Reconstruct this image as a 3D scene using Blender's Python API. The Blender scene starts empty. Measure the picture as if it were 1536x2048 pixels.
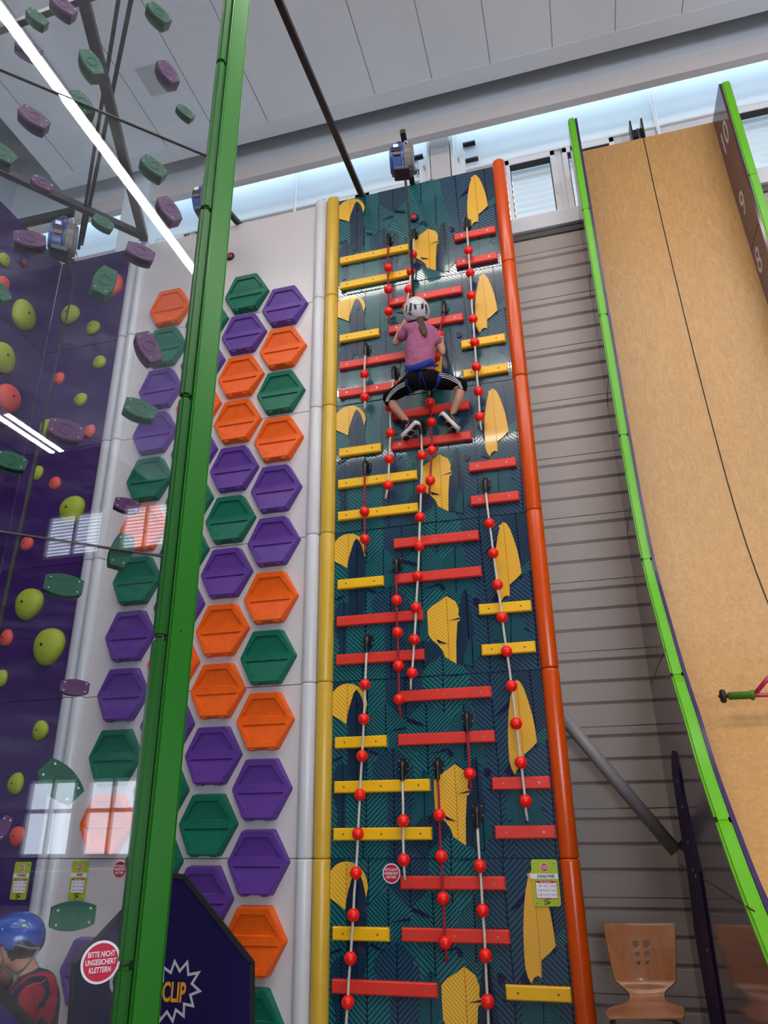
import bpy, bmesh, math, random
from mathutils import Vector, Matrix, Euler
from math import sin, cos, pi, radians
random.seed(7)
COL = bpy.context.scene.collection
# ------------------------------------------------------------------ camera model
F, YAW, PITCH, ROLL = 1447.59, 0.2592158, 0.3975030, -0.0151480
CAM = Vector((0, 0, 1.5))
_w = Vector((-sin(YAW)*cos(PITCH), cos(YAW)*cos(PITCH), sin(PITCH)))
_r = Vector((cos(YAW), sin(YAW), 0)); _u = _r.cross(_w)
RGT = cos(ROLL)*_r + sin(ROLL)*_u; UPV = -sin(ROLL)*_r + cos(ROLL)*_u; FWD = _w
def ray(x, y): return (FWD + RGT*((x-768)/F) - UPV*((y-1024)/F)).normalized()
def WY(x, y, Y): d = ray(x, y); return CAM + d*(Y/d.y)
def WX(x, y, X): d = ray(x, y); return CAM + d*(X/d.x)
def WZ(x, y, Z): d = ray(x, y); return CAM + d*((Z-1.5)/d.z)
PC = -4.465                                     # clear wall plane: X - Y = PC
def WP(x, y, off=0.0): d = ray(x, y); return CAM + d*((PC+off)/(d.x-d.y))
def depth(p): return (p-CAM).dot(FWD)
cam_d = bpy.data.cameras.new('camera'); cam = bpy.data.objects.new('camera', cam_d); COL.objects.link(cam)
M = Matrix((RGT, UPV, -FWD)).transposed().to_4x4(); M.translation = CAM
cam.matrix_world = M
cam_d.sensor_fit = 'AUTO'; cam_d.sensor_width = 36; cam_d.lens = F/2048*36; cam_d.clip_start = 0.05; cam_d.clip_end = 200
bpy.context.scene.camera = cam
# ------------------------------------------------------------------ materials
def lin(c): c /= 255.0; return c/12.92 if c <= 0.04045 else ((c+0.055)/1.055)**2.4
def rgb(r, g, b): return (lin(r), lin(g), lin(b), 1)
MATS = {}
def mat(name, col, rough=0.5, spec=0.5, metal=0.0, var=0.0, vscale=8.0, bump=0.0, bscale=60.0, coat=0.0, stretch=None, col2=None):
    if name in MATS: return MATS[name]
    m = bpy.data.materials.new(name); m.use_nodes = True; nt = m.node_tree; b = nt.nodes['Principled BSDF']
    c = rgb(*col); b.inputs['Base Color'].default_value = c; b.inputs['Roughness'].default_value = rough
    b.inputs['Specular IOR Level'].default_value = spec; b.inputs['Metallic'].default_value = metal
    b.inputs['Coat Weight'].default_value = coat; b.inputs['Coat Roughness'].default_value = 0.05
    tc = nt.nodes.new('ShaderNodeTexCoord'); mp = nt.nodes.new('ShaderNodeMapping')
    if stretch: mp.inputs['Scale'].default_value = stretch
    nt.links.new(tc.outputs['Object'], mp.inputs[0])
    if var > 0 or col2:
        n = nt.nodes.new('ShaderNodeTexNoise'); n.inputs['Scale'].default_value = vscale; n.inputs['Detail'].default_value = 5
        nt.links.new(mp.outputs[0], n.inputs['Vector'])
        r = nt.nodes.new('ShaderNodeValToRGB'); r.color_ramp.elements[0].position = 0.3; r.color_ramp.elements[1].position = 0.7
        if col2: a, z = rgb(*col2), c
        else: a = tuple(v*(1-var) for v in c[:3])+(1,); z = tuple(min(1, v*(1+var)) for v in c[:3])+(1,)
        r.color_ramp.elements[0].color = a; r.color_ramp.elements[1].color = z
        nt.links.new(n.outputs[0], r.inputs[0]); nt.links.new(r.outputs[0], b.inputs['Base Color'])
    if bump > 0:
        n2 = nt.nodes.new('ShaderNodeTexNoise'); n2.inputs['Scale'].default_value = bscale; n2.inputs['Detail'].default_value = 3
        nt.links.new(mp.outputs[0], n2.inputs['Vector'])
        bp = nt.nodes.new('ShaderNodeBump'); bp.inputs['Strength'].default_value = bump; bp.inputs['Distance'].default_value = 0.01
        nt.links.new(n2.outputs[0], bp.inputs['Height']); nt.links.new(bp.outputs[0], b.inputs['Normal'])
    MATS[name] = m; return m
def emis(name, col, strength):
    if name in MATS: return MATS[name]
    m = bpy.data.materials.new(name); m.use_nodes = True; nt = m.node_tree; nt.nodes.remove(nt.nodes['Principled BSDF'])
    e = nt.nodes.new('ShaderNodeEmission'); e.inputs[0].default_value = rgb(*col); e.inputs[1].default_value = strength
    nt.links.new(e.outputs[0], nt.nodes['Material Output'].inputs[0]); MATS[name] = m; return m
FRONT, ROOFL, LAMP = 9.5, 5.7, 55.0
# ------------------------------------------------------------------ mesh helpers
def obj(name, bm, mats, parent=None, smooth=False, loc=None):
    me = bpy.data.meshes.new(name); bm.normal_update(); bm.to_mesh(me); bm.free()
    for m in (mats if isinstance(mats, (list, tuple)) else [mats]): me.materials.append(m)
    if smooth:
        for p in me.polygons: p.use_smooth = True
    o = bpy.data.objects.new(name, me); COL.objects.link(o)
    if parent is not None: o.parent = parent
    if loc is not None: o.location = loc
    return o
def autosmooth(o, ang=35):
    me = o.data; bm = bmesh.new(); bm.from_mesh(me)
    for f in bm.faces: f.smooth = True
    for e in bm.edges:
        e.smooth = (len(e.link_faces) == 2 and e.calc_face_angle(0) < radians(ang))
    bm.to_mesh(me); bm.free(); return o
def tag(o, label, cat, group=None):
    o['label'] = label; o['category'] = cat
    if group: o['group'] = group
    return o
def thing(name, label, cat, loc=(0, 0, 0), group=None):
    o = bpy.data.objects.new(name, None); COL.objects.link(o); o.location = loc; o.empty_display_size = 0.05
    return tag(o, label, cat, group)
def struct(name, bm, m, parent=None, smooth=False):
    o = obj(name, bm, m, parent, smooth)
    if parent is None: o['kind'] = 'structure'
    return o
def sub(bm, faces_before, mi):
    for f in list(bm.faces)[faces_before:]: f.material_index = mi
def box(bm, lo, hi, mi=0, M4=None, bev=0.0):
    vs = [Vector((x, y, z)) for x in (lo[0], hi[0]) for y in (lo[1], hi[1]) for z in (lo[2], hi[2])]
    if M4: vs = [M4 @ v for v in vs]
    v = [bm.verts.new(p) for p in vs]
    fs = [bm.faces.new([v[i] for i in q]) for q in ((0, 1, 3, 2), (4, 6, 7, 5), (0, 4, 5, 1), (2, 3, 7, 6), (0, 2, 6, 4), (1, 5, 7, 3))]
    for f in fs: f.material_index = mi
    if bev > 0:
        es = list({e for f in fs for e in f.edges})
        r = bmesh.ops.bevel(bm, geom=es, offset=bev, segments=2, affect='EDGES', profile=0.5)
        for f in r['faces']: f.material_index = mi
def frame(d):
    d = d.normalized(); a = Vector((0, 0, 1)) if abs(d.z) < 0.9 else Vector((1, 0, 0))
    s = d.cross(a).normalized(); return s, s.cross(d).normalized()
def tube(bm, pts, r, n=12, mi=0, cap=True, rect=None):
    pts = [Vector(p) for p in pts]; rings = []
    rr = r if isinstance(r, (list, tuple)) else [r]*len(pts)
    s0 = None
    for i, p in enumerate(pts):
        d = (pts[min(i+1, len(pts)-1)] - pts[max(i-1, 0)])
        if s0 is None: s, t = frame(d)
        else:
            dn = d.normalized(); s = (s0 - dn*s0.dot(dn)).normalized(); t = s.cross(dn).normalized()
        s0 = s
        if rect: offs = [(rect[0]*a, rect[1]*b) for a, b in ((1, 1), (-1, 1), (-1, -1), (1, -1))]
        else: offs = [(cos(2*pi*k/n)*rr[i], sin(2*pi*k/n)*rr[i]) for k in range(n)]
        rings.append([bm.verts.new(p + s*a + t*b) for a, b in offs])
    m = len(rings[0])
    for i in range(len(rings)-1):
        for k in range(m):
            f = bm.faces.new((rings[i][k], rings[i][(k+1) % m], rings[i+1][(k+1) % m], rings[i+1][k])); f.material_index = mi
    if cap:
        for rg in (list(reversed(rings[0])), rings[-1]):
            f = bm.faces.new(rg); f.material_index = mi
    bmesh.ops.recalc_face_normals(bm, faces=bm.faces)
def lathe(bm, prof, M4=Matrix(), n=24, mi=0, cap=True):      # prof: (r, h) around local z
    rings = []
    for r, h in prof:
        rings.append([bm.verts.new(M4 @ Vector((cos(2*pi*k/n)*r, sin(2*pi*k/n)*r, h))) for k in range(n)])
    for i in range(len(rings)-1):
        for k in range(n):
            f = bm.faces.new((rings[i][k], rings[i][(k+1) % n], rings[i+1][(k+1) % n], rings[i+1][k])); f.material_index = mi
    if cap:
        for rg in (list(reversed(rings[0])), rings[-1]):
            f = bm.faces.new(rg); f.material_index = mi
def ball(bm, c, r, mi=0, seg=20, sc=(1, 1, 1), rot=None):
    M4 = Matrix.Translation(c) @ (rot.to_matrix().to_4x4() if rot else Matrix()) @ Matrix.Diagonal((r*sc[0], r*sc[1], r*sc[2], 1))
    g = bmesh.ops.create_uvsphere(bm, u_segments=seg, v_segments=max(8, seg*2//3), radius=1, matrix=M4)
    for v in g['verts']:
        for f in v.link_faces: f.material_index = mi
def prism(bm, pts, depthv, mi=0):
    a = [bm.verts.new(p) for p in pts]; b = [bm.verts.new(Vector(p)+Vector(depthv)) for p in pts]
    n = len(a); fs = [bm.faces.new(a), bm.faces.new(list(reversed(b)))]
    for i in range(n): fs.append(bm.faces.new((a[(i+1) % n], a[i], b[i], b[(i+1) % n])))
    for f in fs: f.material_index = mi
    bmesh.ops.recalc_face_normals(bm, faces=fs)
    return fs
def basis(o, x, y, z): # local->world
    m = Matrix((x, y, z)).transposed().to_4x4(); m.translation = o; return m
FONT_CACHE = {}
def text_bm(s, size, M4, extr=0.0006, xs=1.0, align='CENTER', bold=0.0):
    c = bpy.data.curves.new('t', 'FONT'); c.body = s; c.size = size; c.align_x = align; c.align_y = 'CENTER'; c.extrude = extr; c.offset = bold; c.resolution_u = 3
    c.fill_mode = 'BOTH' if hasattr(c, 'fill_mode') else c.fill_mode
    o = bpy.data.objects.new('t', c); COL.objects.link(o); bpy.context.view_layer.update()
    me = bpy.data.meshes.new_from_object(o.evaluated_get(bpy.context.evaluated_depsgraph_get()))
    bm = bmesh.new(); bm.from_mesh(me); bpy.data.objects.remove(o); bpy.data.curves.remove(c); bpy.data.meshes.remove(me)
    bmesh.ops.transform(bm, matrix=M4 @ Matrix.Diagonal((xs, 1, 1, 1)), verts=bm.verts)
    return bm
def merge(dst, src, mi=0):
    me = bpy.data.meshes.new('tmp'); src.to_mesh(me); src.free(); nb = len(dst.faces); dst.from_mesh(me); bpy.data.meshes.remove(me)
    dst.faces.ensure_lookup_table()
    for f in dst.faces[nb:]: f.material_index = mi
def txt(name, s, size, M4, m, parent, **k): return obj(name, text_bm(s, size, M4, **k), m, parent)

# palette
m_white = mat('white_laminate', (206, 198, 198), 0.28, 0.5, var=0.02, vscale=1.5)
m_whitetube = mat('white_tube_plastic', (208, 206, 210), 0.3, var=0.03, vscale=2)
m_graytube = mat('grey_tube_plastic', (184, 183, 190), 0.35, var=0.03, vscale=2)
m_yellowtube = mat('yellow_tube_plastic', (214, 172, 58), 0.3, var=0.04, vscale=3)
m_orangetube = mat('orange_tube_plastic', (214, 78, 12), 0.25, var=0.05, vscale=3)
m_purplewall = mat('purple_laminate', (58, 30, 92), 0.15, 0.5, var=0.12, vscale=2.5)
m_seam = mat('dark_seam', (40, 40, 46), 0.6)
m_teal = mat('teal_print', (26, 104, 104), 0.3, 0.4, bump=0.03, bscale=12, coat=1.0)
m_dark = mat('slate_print', (30, 70, 90), 0.3, 0.4, bump=0.03, bscale=12, coat=1.0)
m_dark2 = mat('deep_slate_print', (26, 58, 76), 0.3, 0.4, bump=0.03, bscale=12, coat=1.0)
m_navy = mat('navy_print', (14, 24, 54), 0.2)
m_ink = mat('violet_ink_print', (28, 22, 66), 0.2)
m_leafy = mat('yellow_print', (238, 190, 58), 0.3, 0.4, coat=1.0)
m_leafv = mat('leaf_vein_print', (206, 120, 40), 0.2)
m_ybar = mat('yellow_bar_paint', (246, 186, 8), 0.4, var=0.03, vscale=10)
m_rbar = mat('red_bar_paint', (222, 52, 38), 0.4, var=0.05, vscale=10)
m_ball = mat('red_ball_plastic', (250, 26, 14), 0.35)
m_black = mat('black_plastic', (18, 18, 20), 0.35)
m_steel = mat('steel', (190, 190, 195), 0.3, metal=1.0)
m_ropew = mat('white_rope', (214, 206, 194), 0.8, bump=0.6, bscale=200)
m_roper = mat('crimson_rope', (156, 28, 52), 0.8, bump=0.6, bscale=200)
m_hexg = mat('green_hold_plastic', (10, 104, 80), 0.42, 0.4, var=0.10, vscale=14, bump=0.15, bscale=90)
m_hexp = mat('violet_hold_plastic', (94, 56, 142), 0.42, 0.4, var=0.10, vscale=14, bump=0.15, bscale=90)
m_hexo = mat('orange_hold_plastic', (238, 96, 16), 0.42, 0.4, var=0.08, vscale=14, bump=0.15, bscale=90)
m_hg = mat('dark_green_grip_plastic', (6, 84, 54), 0.45, 0.4, var=0.15, vscale=20, bump=0.2, bscale=80)
m_hp = mat('plum_grip_plastic', (90, 34, 86), 0.45, 0.4, var=0.12, vscale=20, bump=0.2, bscale=80)
m_lime = mat('lime_hold', (158, 172, 44), 0.55, var=0.1, vscale=30, stretch=(1, 1, 3))
m_coral = mat('coral_hold', (216, 80, 70), 0.55, var=0.1, vscale=30, stretch=(1, 1, 3))
m_pole = mat('green_pole_paint', (30, 112, 16), 0.3, 0.35)
m_polet = mat('dark_green_trim', (20, 92, 14), 0.3, 0.35)
m_limeg = mat('bright_green_edge', (94, 174, 8), 0.35, 0.5, var=0.04, vscale=4)
m_slidep = mat('aubergine_laminate', (70, 34, 62), 0.14, 0.5, var=0.08, vscale=3)
m_sheetp = mat('dark_violet_laminate', (62, 48, 66), 0.10, 0.6, var=0.05, vscale=3)
m_violet = mat('violet_edge', (50, 22, 86), 0.3)
m_clad = mat('grey_cladding_metal', (182, 167, 158), 0.42, 0.5, var=0.02, vscale=1.0)
m_ceil = mat('ceiling_panel_paint', (238, 244, 250), 0.7, var=0.015, vscale=1.2)
m_ceil2 = mat('ceiling_border_paint', (232, 238, 244), 0.65)
m_upper = mat('upper_wall_paint', (232, 234, 238), 0.75, var=0.02, vscale=1)
m_beam = mat('warm_white_beam_paint', (205, 198, 196), 0.7, var=0.02, vscale=2)
m_pale = mat('pale_wall_paint', (218, 228, 234), 0.6, var=0.01, vscale=1)
m_frame = mat('white_window_frame', (226, 224, 226), 0.4)
m_blackbeam = mat('black_steel_paint', (34, 30, 30), 0.4, 0.5, var=0.5, vscale=7)
m_truss = mat('scuffed_black_steel', (58, 52, 54), 0.45, 0.5, var=0.45, vscale=9)
m_navycloth = mat('navy_vinyl', (20, 10, 66), 0.6, 0.25, var=0.1, vscale=2, bump=0.2, bscale=4)
m_edgeblk = mat('black_webbing', (24, 24, 28), 0.7)
m_signred = mat('sign_red', (196, 16, 58), 0.4)
m_signwhite = mat('sign_white', (232, 228, 232), 0.4)
m_signlime = mat('sign_lime', (168, 190, 20), 0.4)
m_signdark = mat('sign_black', (26, 26, 26), 0.5)
m_grayprint = mat('silver_print', (186, 184, 190), 0.5)
m_orangeprint = mat('amber_print', (220, 150, 20), 0.5)

# ------------------------------------------------------------------ glass
def glass_mat():
    m = bpy.data.materials.new('scuffed_clear_acrylic'); m.use_nodes = True; nt = m.node_tree; N = nt.nodes; L = nt.links
    N.remove(N['Principled BSDF']); out = N['Material Output']
    tr = N.new('ShaderNodeBsdfTransparent'); tr.inputs[0].default_value = (0.95, 0.965, 0.975, 1)
    gl = N.new('ShaderNodeBsdfGlossy'); gl.inputs['Roughness'].default_value = 0.012; gl.inputs[0].default_value = (1, 1, 1, 1)
    fr = N.new('ShaderNodeFresnel'); fr.inputs[0].default_value = 1.49
    mx = N.new('ShaderNodeMixShader'); ge = N.new('ShaderNodeNewGeometry'); mi = N.new('ShaderNodeMapRange'); mi.inputs[3].default_value = 1.39; mi.inputs[4].default_value = 1/1.39
    L.new(ge.outputs['Backfacing'], mi.inputs[0]); L.new(mi.outputs[0], fr.inputs[0])
    L.new(fr.outputs[0], mx.inputs[0]); L.new(tr.outputs[0], mx.inputs[1]); L.new(gl.outputs[0], mx.inputs[2])
    di = N.new('ShaderNodeBsdfDiffuse'); di.inputs[0].default_value = (0.75, 0.76, 0.8, 1)
    tc = N.new('ShaderNodeTexCoord'); mp = N.new('ShaderNodeMapping'); mp.inputs['Scale'].default_value = (1, 1, 5); mp.inputs['Rotation'].default_value = (0.5, 0.3, 0.6)
    n = N.new('ShaderNodeTexNoise'); n.inputs['Scale'].default_value = 3; n.inputs['Detail'].default_value = 10; n.inputs['Roughness'].default_value = 0.7
    L.new(tc.outputs['Object'], mp.inputs[0]); L.new(mp.outputs[0], n.inputs['Vector'])
    r = N.new('ShaderNodeMapRange'); r.inputs[1].default_value = 0.48; r.inputs[2].default_value = 0.8; r.inputs[3].default_value = 0.0; r.inputs[4].default_value = 0.03
    L.new(n.outputs[0], r.inputs[0])
    m2 = N.new('ShaderNodeMixShader'); L.new(r.outputs[0], m2.inputs[0]); L.new(mx.outputs[0], m2.inputs[1]); L.new(di.outputs[0], m2.inputs[2])
    L.new(m2.outputs[0], out.inputs[0]); return m
m_glass = glass_mat()
def wood_mat(name, c1, c2, c3, sc, rough, grain=(1, 1, 0.12), coat=0.0, bump=0.0):
    m = bpy.data.materials.new(name); m.use_nodes = True; nt = m.node_tree; N = nt.nodes; L = nt.links; b = N['Principled BSDF']
    tc = N.new('ShaderNodeTexCoord'); mp = N.new('ShaderNodeMapping'); mp.inputs['Scale'].default_value = grain; L.new(tc.outputs['Object'], mp.inputs[0])
    n = N.new('ShaderNodeTexNoise'); n.inputs['Scale'].default_value = sc; n.inputs['Detail'].default_value = 7; n.inputs['Roughness'].default_value = 0.65; n.inputs['Distortion'].default_value = 1.2
    L.new(mp.outputs[0], n.inputs['Vector'])
    r = N.new('ShaderNodeValToRGB'); e = r.color_ramp.elements; e[0].position = 0.3; e[0].color = rgb(*c1); e[1].position = 0.72; e[1].color = rgb(*c3); k = e.new(0.5); k.color = rgb(*c2)
    L.new(n.outputs[0], r.inputs[0]); L.new(r.outputs[0], b.inputs['Base Color'])
    b.inputs['Roughness'].default_value = rough; b.inputs['Coat Weight'].default_value = coat
    if bump:
        n2 = N.new('ShaderNodeTexNoise'); n2.inputs['Scale'].default_value = 4; n2.inputs['Detail'].default_value = 4; L.new(tc.outputs['Object'], n2.inputs['Vector'])
        bp = N.new('ShaderNodeBump'); bp.inputs['Strength'].default_value = bump; bp.inputs['Distance'].default_value = 0.02; L.new(n2.outputs[0], bp.inputs['Height']); L.new(bp.outputs[0], b.inputs['Normal'])
    return m
m_ply = wood_mat('birch_plywood', (176, 126, 70), (188, 140, 82), (200, 154, 96), 34, 0.40, (1, 1, 0.25), 0.0, 0.5)
m_chairwood = wood_mat('beech_shell', (160, 98, 58), (180, 114, 70), (192, 128, 82), 10, 0.3, (1, 1, 0.15), 0.3)

# ================================================================== SETTING
YJ = 5.283; YB = 5.9; S0 = 1.232; SP = 1.21; TOP = S0 + 5*SP          # seam heights, wall top 7.282
bm = bmesh.new(); box(bm, (-9, -9, -0.1), (11, 8, 0)); struct('floor', bm, mat('grey_floor_vinyl', (138, 132, 130), 0.5, var=0.05))
# cladding (profiled metal), extruded along X
prof = []; z = 6.86; k = 0
mod = 0.572; zs = 6.674
pts = [(YB, 6.86)]
zz = zs
while zz > 0.05:
    pts += [(YB, zz+0.004), (YB+0.012, zz+0.002), (YB+0.012, zz-0.002), (YB, zz-0.004)]
    for off in (0.09, 0.254, 0.418):
        g = zz-off
        if g < 0.06: break
        pts += [(YB, g+0.034), (YB+0.02, g+0.012), (YB+0.02, g+0.0), (YB-0.001, g-0.004)]
    zz -= mod
pts.append((YB, 0.0))
bm = bmesh.new()
cols = [[bm.verts.new((X, y, z)) for (y, z) in pts] for X in (-6.5, 6.5)]
for i in range(len(pts)-1): bm.faces.new((cols[0][i], cols[0][i+1], cols[1][i+1], cols[1][i]))
bk = [[bm.verts.new((X, YB+0.2, z)) for z in (6.86, 0)] for X in (-6.5, 6.5)]
bm.faces.new((bk[0][0], bk[1][0], bk[1][1], bk[0][1])); bm.faces.new((cols[0][0], cols[1][0], bk[1][0], bk[0][0]))
struct('wall_back', bm, m_clad)
# sill box above the cladding
ZS0, ZS1 = 6.93, 7.12
bm = bmesh.new(); box(bm, (-6.5, YB-0.06, ZS0), (6.5, YB+0.35, ZS1), bev=0.008); struct('trim_1', bm, m_frame)
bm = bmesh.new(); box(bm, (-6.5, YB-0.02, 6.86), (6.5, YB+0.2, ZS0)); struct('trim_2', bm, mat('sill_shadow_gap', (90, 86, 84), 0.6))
# pale recessed wall above windows, lit by the added glow strip
YW = 6.0
zh = 8.075
bm = bmesh.new(); box(bm, (-6.5, YW+0.02, zh), (6.5, YW+0.3, 9.7)); struct('wall_clerestory', bm, m_pale)
bm = bmesh.new(); box(bm, (-6.5, YW-0.03, zh-0.0), (6.5, YW+0.06, zh+0.035), bev=0.006); struct('trim_3', bm, m_frame)
# upper wall bulkhead hanging in front of the added glow strip
YU = 5.62
zt = 1.5+(8.92-1.5)*(YU+.04)/6.2
bm = bmesh.new(); box(bm, (-6.5, YU, zt), (6.5, YU+0.04, 10.0)); struct('wall_upper', bm, m_upper)
bm = bmesh.new(); box(bm, (-6.5, YU-0.05, zt-0.005), (6.5, YU+0.04, zt+0.20), bev=0.004); struct('trim_4', bm, m_beam)
# windows with blinds
wins = [(-0.17, 0.37), (0.44, 0.98), (2.05, 2.6), (2.67, 3.3), (-1.75, -1.15), (-2.35, -1.82), (-4.6, -4.0), (-3.9, -3.3)]
def blind_mat():
    m = bpy.data.materials.new('white_blind_slat'); m.use_nodes = True; N = m.node_tree.nodes; L = m.node_tree.links; b = N['Principled BSDF']
    b.inputs['Base Color'].default_value = rgb(240, 242, 244); b.inputs['Roughness'].default_value = .6; t = N.new('ShaderNodeBsdfTranslucent'); t.inputs[0].default_value = rgb(244, 246, 248)
    mx = N.new('ShaderNodeMixShader'); mx.inputs[0].default_value = .5; L.new(b.outputs[0], mx.inputs[1]); L.new(t.outputs[0], mx.inputs[2]); L.new(mx.outputs[0], N['Material Output'].inputs[0]); return m
m_blind = blind_mat()
def pane_mat():
    m = bpy.data.materials.new('window_pane_clear'); m.use_nodes = True; N = m.node_tree.nodes; L = m.node_tree.links; N.remove(N['Principled BSDF'])
    tr = N.new('ShaderNodeBsdfTransparent'); gl = N.new('ShaderNodeBsdfGlossy'); gl.inputs['Roughness'].default_value = 0.03
    mx = N.new('ShaderNodeMixShader'); mx.inputs[0].default_value = 0.05; L.new(tr.outputs[0], mx.inputs[1]); L.new(gl.outputs[0], mx.inputs[2]); L.new(mx.outputs[0], N['Material Output'].inputs[0]); return m
m_pane = pane_mat()
prev = -6.5
solid = sorted(wins)
bm = bmesh.new()
for (a, b) in solid + [(6.5, 7)]:
    if a-prev > 0.02: box(bm, (prev, YW, ZS1), (a, YW+0.1, zh))
    prev = b
struct('wall_piers', bm, m_frame)
for i, (a, b) in enumerate(wins):
    r = thing('window_%d' % (i+1), '', 'window', ((a+b)/2, YW, ZS1)); r['kind'] = 'structure'; del r['label']; del r['category']
    cx = (a+b)/2
    bm = bmesh.new(); t = 0.055
    h = zh-ZS1
    for lo, hi in (((a-cx, -0.03, 0), (a-cx+t, 0.05, h)), ((b-cx-t, -0.03, 0), (b-cx, 0.05, h)), ((a-cx, -0.03, 0), (b-cx, 0.05, t)), ((a-cx, -0.03, h-t-0.02), (b-cx, 0.05, h))):
        box(bm, lo, hi, bev=0.006)
    obj('window_frame', bm, m_frame, r)
    bm = bmesh.new(); t2 = t; w = 0.008
    for lo, hi in (((a-cx+t, -0.02, t), (a-cx+t+w, 0.04, h-t-.02)), ((b-cx-t-w, -0.02, t), (b-cx-t, 0.04, h-t-.02)), ((a-cx+t, -0.02, h-t-.045), (b-cx-t, 0.04, h-t-.02))): box(bm, lo, hi)
    obj('gasket', bm, m_signdark, r)
    bm = bmesh.new(); box(bm, (a-cx+t, 0.03, t), (b-cx-t, 0.034, h-t)); obj('pane', bm, m_pane, r)
    bm = bmesh.new(); z0 = t+0.01
    while z0 < h-t-0.06:
        M4 = Matrix.Translation((0, 0.095, z0+0.03)) @ Matrix.Rotation(radians(22), 4, 'X')
        box(bm, (a-cx+t*0.5, -0.036, -0.0015), (b-cx-t*0.5, 0.036, 0.0015), M4=M4); z0 += 0.086
    obj('blind', bm, m_blind, r)
    if i in (0, 1):
        bm = bmesh.new(); hx = (b-cx-0.03) if i == 0 else (a-cx+0.03)
        if i == 0: box(bm, (hx-0.012, -0.045, h*0.42), (hx+0.012, -0.03, h*0.5), bev=0.003); box(bm, (hx-0.008, -0.06, h*0.34), (hx+0.008, -0.045, h*0.47), bev=0.003); obj('window_handle', bm, m_frame, r)
        else: bm.free()
# ceiling raft with panel joints
RZ = 8.6
bm = bmesh.new()
box(bm, (-5.43, -4.5, RZ), (8.5, 5.20, RZ+0.12))
struct('ceiling', bm, m_ceil)
bm = bmesh.new(); box(bm, (-5.44, 5.20, RZ-0.004), (8.5, 5.39, RZ+0.13)); struct('trim_5', bm, m_ceil2)
bm = bmesh.new(); X = -5.12
for X in [-5.12, -4.5, -3.88, -3.26, -2.64, -2.02, -1.41, -0.79, -0.18, 0.445, 1.05, 1.67, 2.29, 2.9, 3.5, 4.1]:
    box(bm, (X-0.004, -4.5, RZ-0.0015), (X+0.004, 5.2, RZ+0.01))
struct('trim_6', bm, mat('ceiling_joint_line', (138, 142, 148), 0.8))
bm = bmesh.new()
box(bm, (-3.70, 4.26, RZ-0.012), (-3.45, 4.58, RZ-0.001), bev=0.003)
tag(obj('ceiling_hatch', bm, mat('hatch_paint', (196, 202, 208), .6)), 'small square white inspection hatch set in the ceiling', 'hatch')
bm = bmesh.new(); box(bm, (-9, -9, 10.0), (11, 5.7, 10.15)); box(bm, (-9, 6.2, 10.0), (11, 6.6, 10.15)); struct('ceiling_roof', bm, m_upper)
# added glowing strip between bulkhead and clerestory wall, brightens the pale wall from above
bm = bmesh.new(); box(bm, (-6.5, YU+0.06, 9.3), (6.5, YW+0.0, 9.33)); o = struct('window_9', bm, emis('added_roof_glow', (214, 232, 246), ROOFL))
bm = bmesh.new(); box(bm, (-9.2, -9, 0), (-9, 6.2, 10)); struct('wall_far_left', bm, mat('hall_wall_paint', (108, 104, 106), 0.85))
fw = [(1.2, 3.4), (3.8, 6.0), (6.4, 8.6)]
bm = bmesh.new(); px_ = -9.2
for a, b in fw+[(9.15, 9.2)]: box(bm, (px_, -9.2, .8), (a, -9, 4.6)); px_ = b
box(bm, (-9.2, -9.2, 0), (9.15, -9, .8)); box(bm, (-9.2, -9.2, 4.6), (9.15, -9, 10)); struct('wall_front', bm, mat('hall_wall_paint', (108, 104, 106), 0.85))
for i, (a, b) in enumerate(fw):  # added unseen windows behind the camera, their glow lifts ceiling and walls
    bm = bmesh.new()
    for lo, hi in (((a, -9.1, .8), (a+.06, -9, 4.6)), ((b-.06, -9.1, .8), (b, -9, 4.6)), ((a, -9.1, 2.6), (b, -9, 2.68)), (((a+b)/2-.03, -9.1, .8), ((a+b)/2+.03, -9, 4.6))): box(bm, lo, hi)
    r = struct('window_%d' % (i+20), bm, m_frame)
    bm = bmesh.new(); box(bm, (a, -9.18, .8), (b, -9.17, 4.6)); obj('daylight_pane', bm, emis('added_front_glow', (226, 236, 250), FRONT), r)
# left side of the hall
bm = bmesh.new(); box(bm, (-6.6, 2.2, 0), (-6.4, 6.2, 10)); struct('wall_left', bm, m_pale)
# pipes and column boxes on the pale wall
def column_box(x0, x1, label):
    r = thing('steel_column', label, 'column', ((x0+x1)/2, YW-0.1, ZS1)); h = 9.3-ZS1; w = (x1-x0)/2
    bm = bmesh.new(); box(bm, (-w, -0.06, 0.0), (w, 0.1, 8.52-ZS1), bev=0.004); obj('cover_panel', bm, m_beam, r)
    bm = bmesh.new(); box(bm, (-w-0.045, -0.03, 0.0), (-w-0.012, 0.11, h), bev=0.003); box(bm, (w+0.012, -0.03, 0.0), (w+0.045, 0.11, h), bev=0.003); box(bm, (-w-0.04, 0.05, 0.0), (w+0.04, 0.11, h)); obj('flange', bm, m_frame, r)
    for s in (-1, 1):
        bm = bmesh.new(); box(bm, (s*(w+0.10)-0.055, 0.06, 0.55), (s*(w+0.10)+0.055, 0.11, 1.25), bev=0.004); p = obj('bracket_plate', bm, m_frame, r)
        for zz in (0.8, 1.08):
            bm = bmesh.new(); tube(bm, [(s*(w+0.09), 0.06, zz), (s*(w+0.09), 0.0, zz)], 0.011, 8); obj('bolt', bm, m_steel, p)
    return r
column_box(-0.955, -0.745, 'white boxed steel column behind the top edge of the jungle wall')
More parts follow.
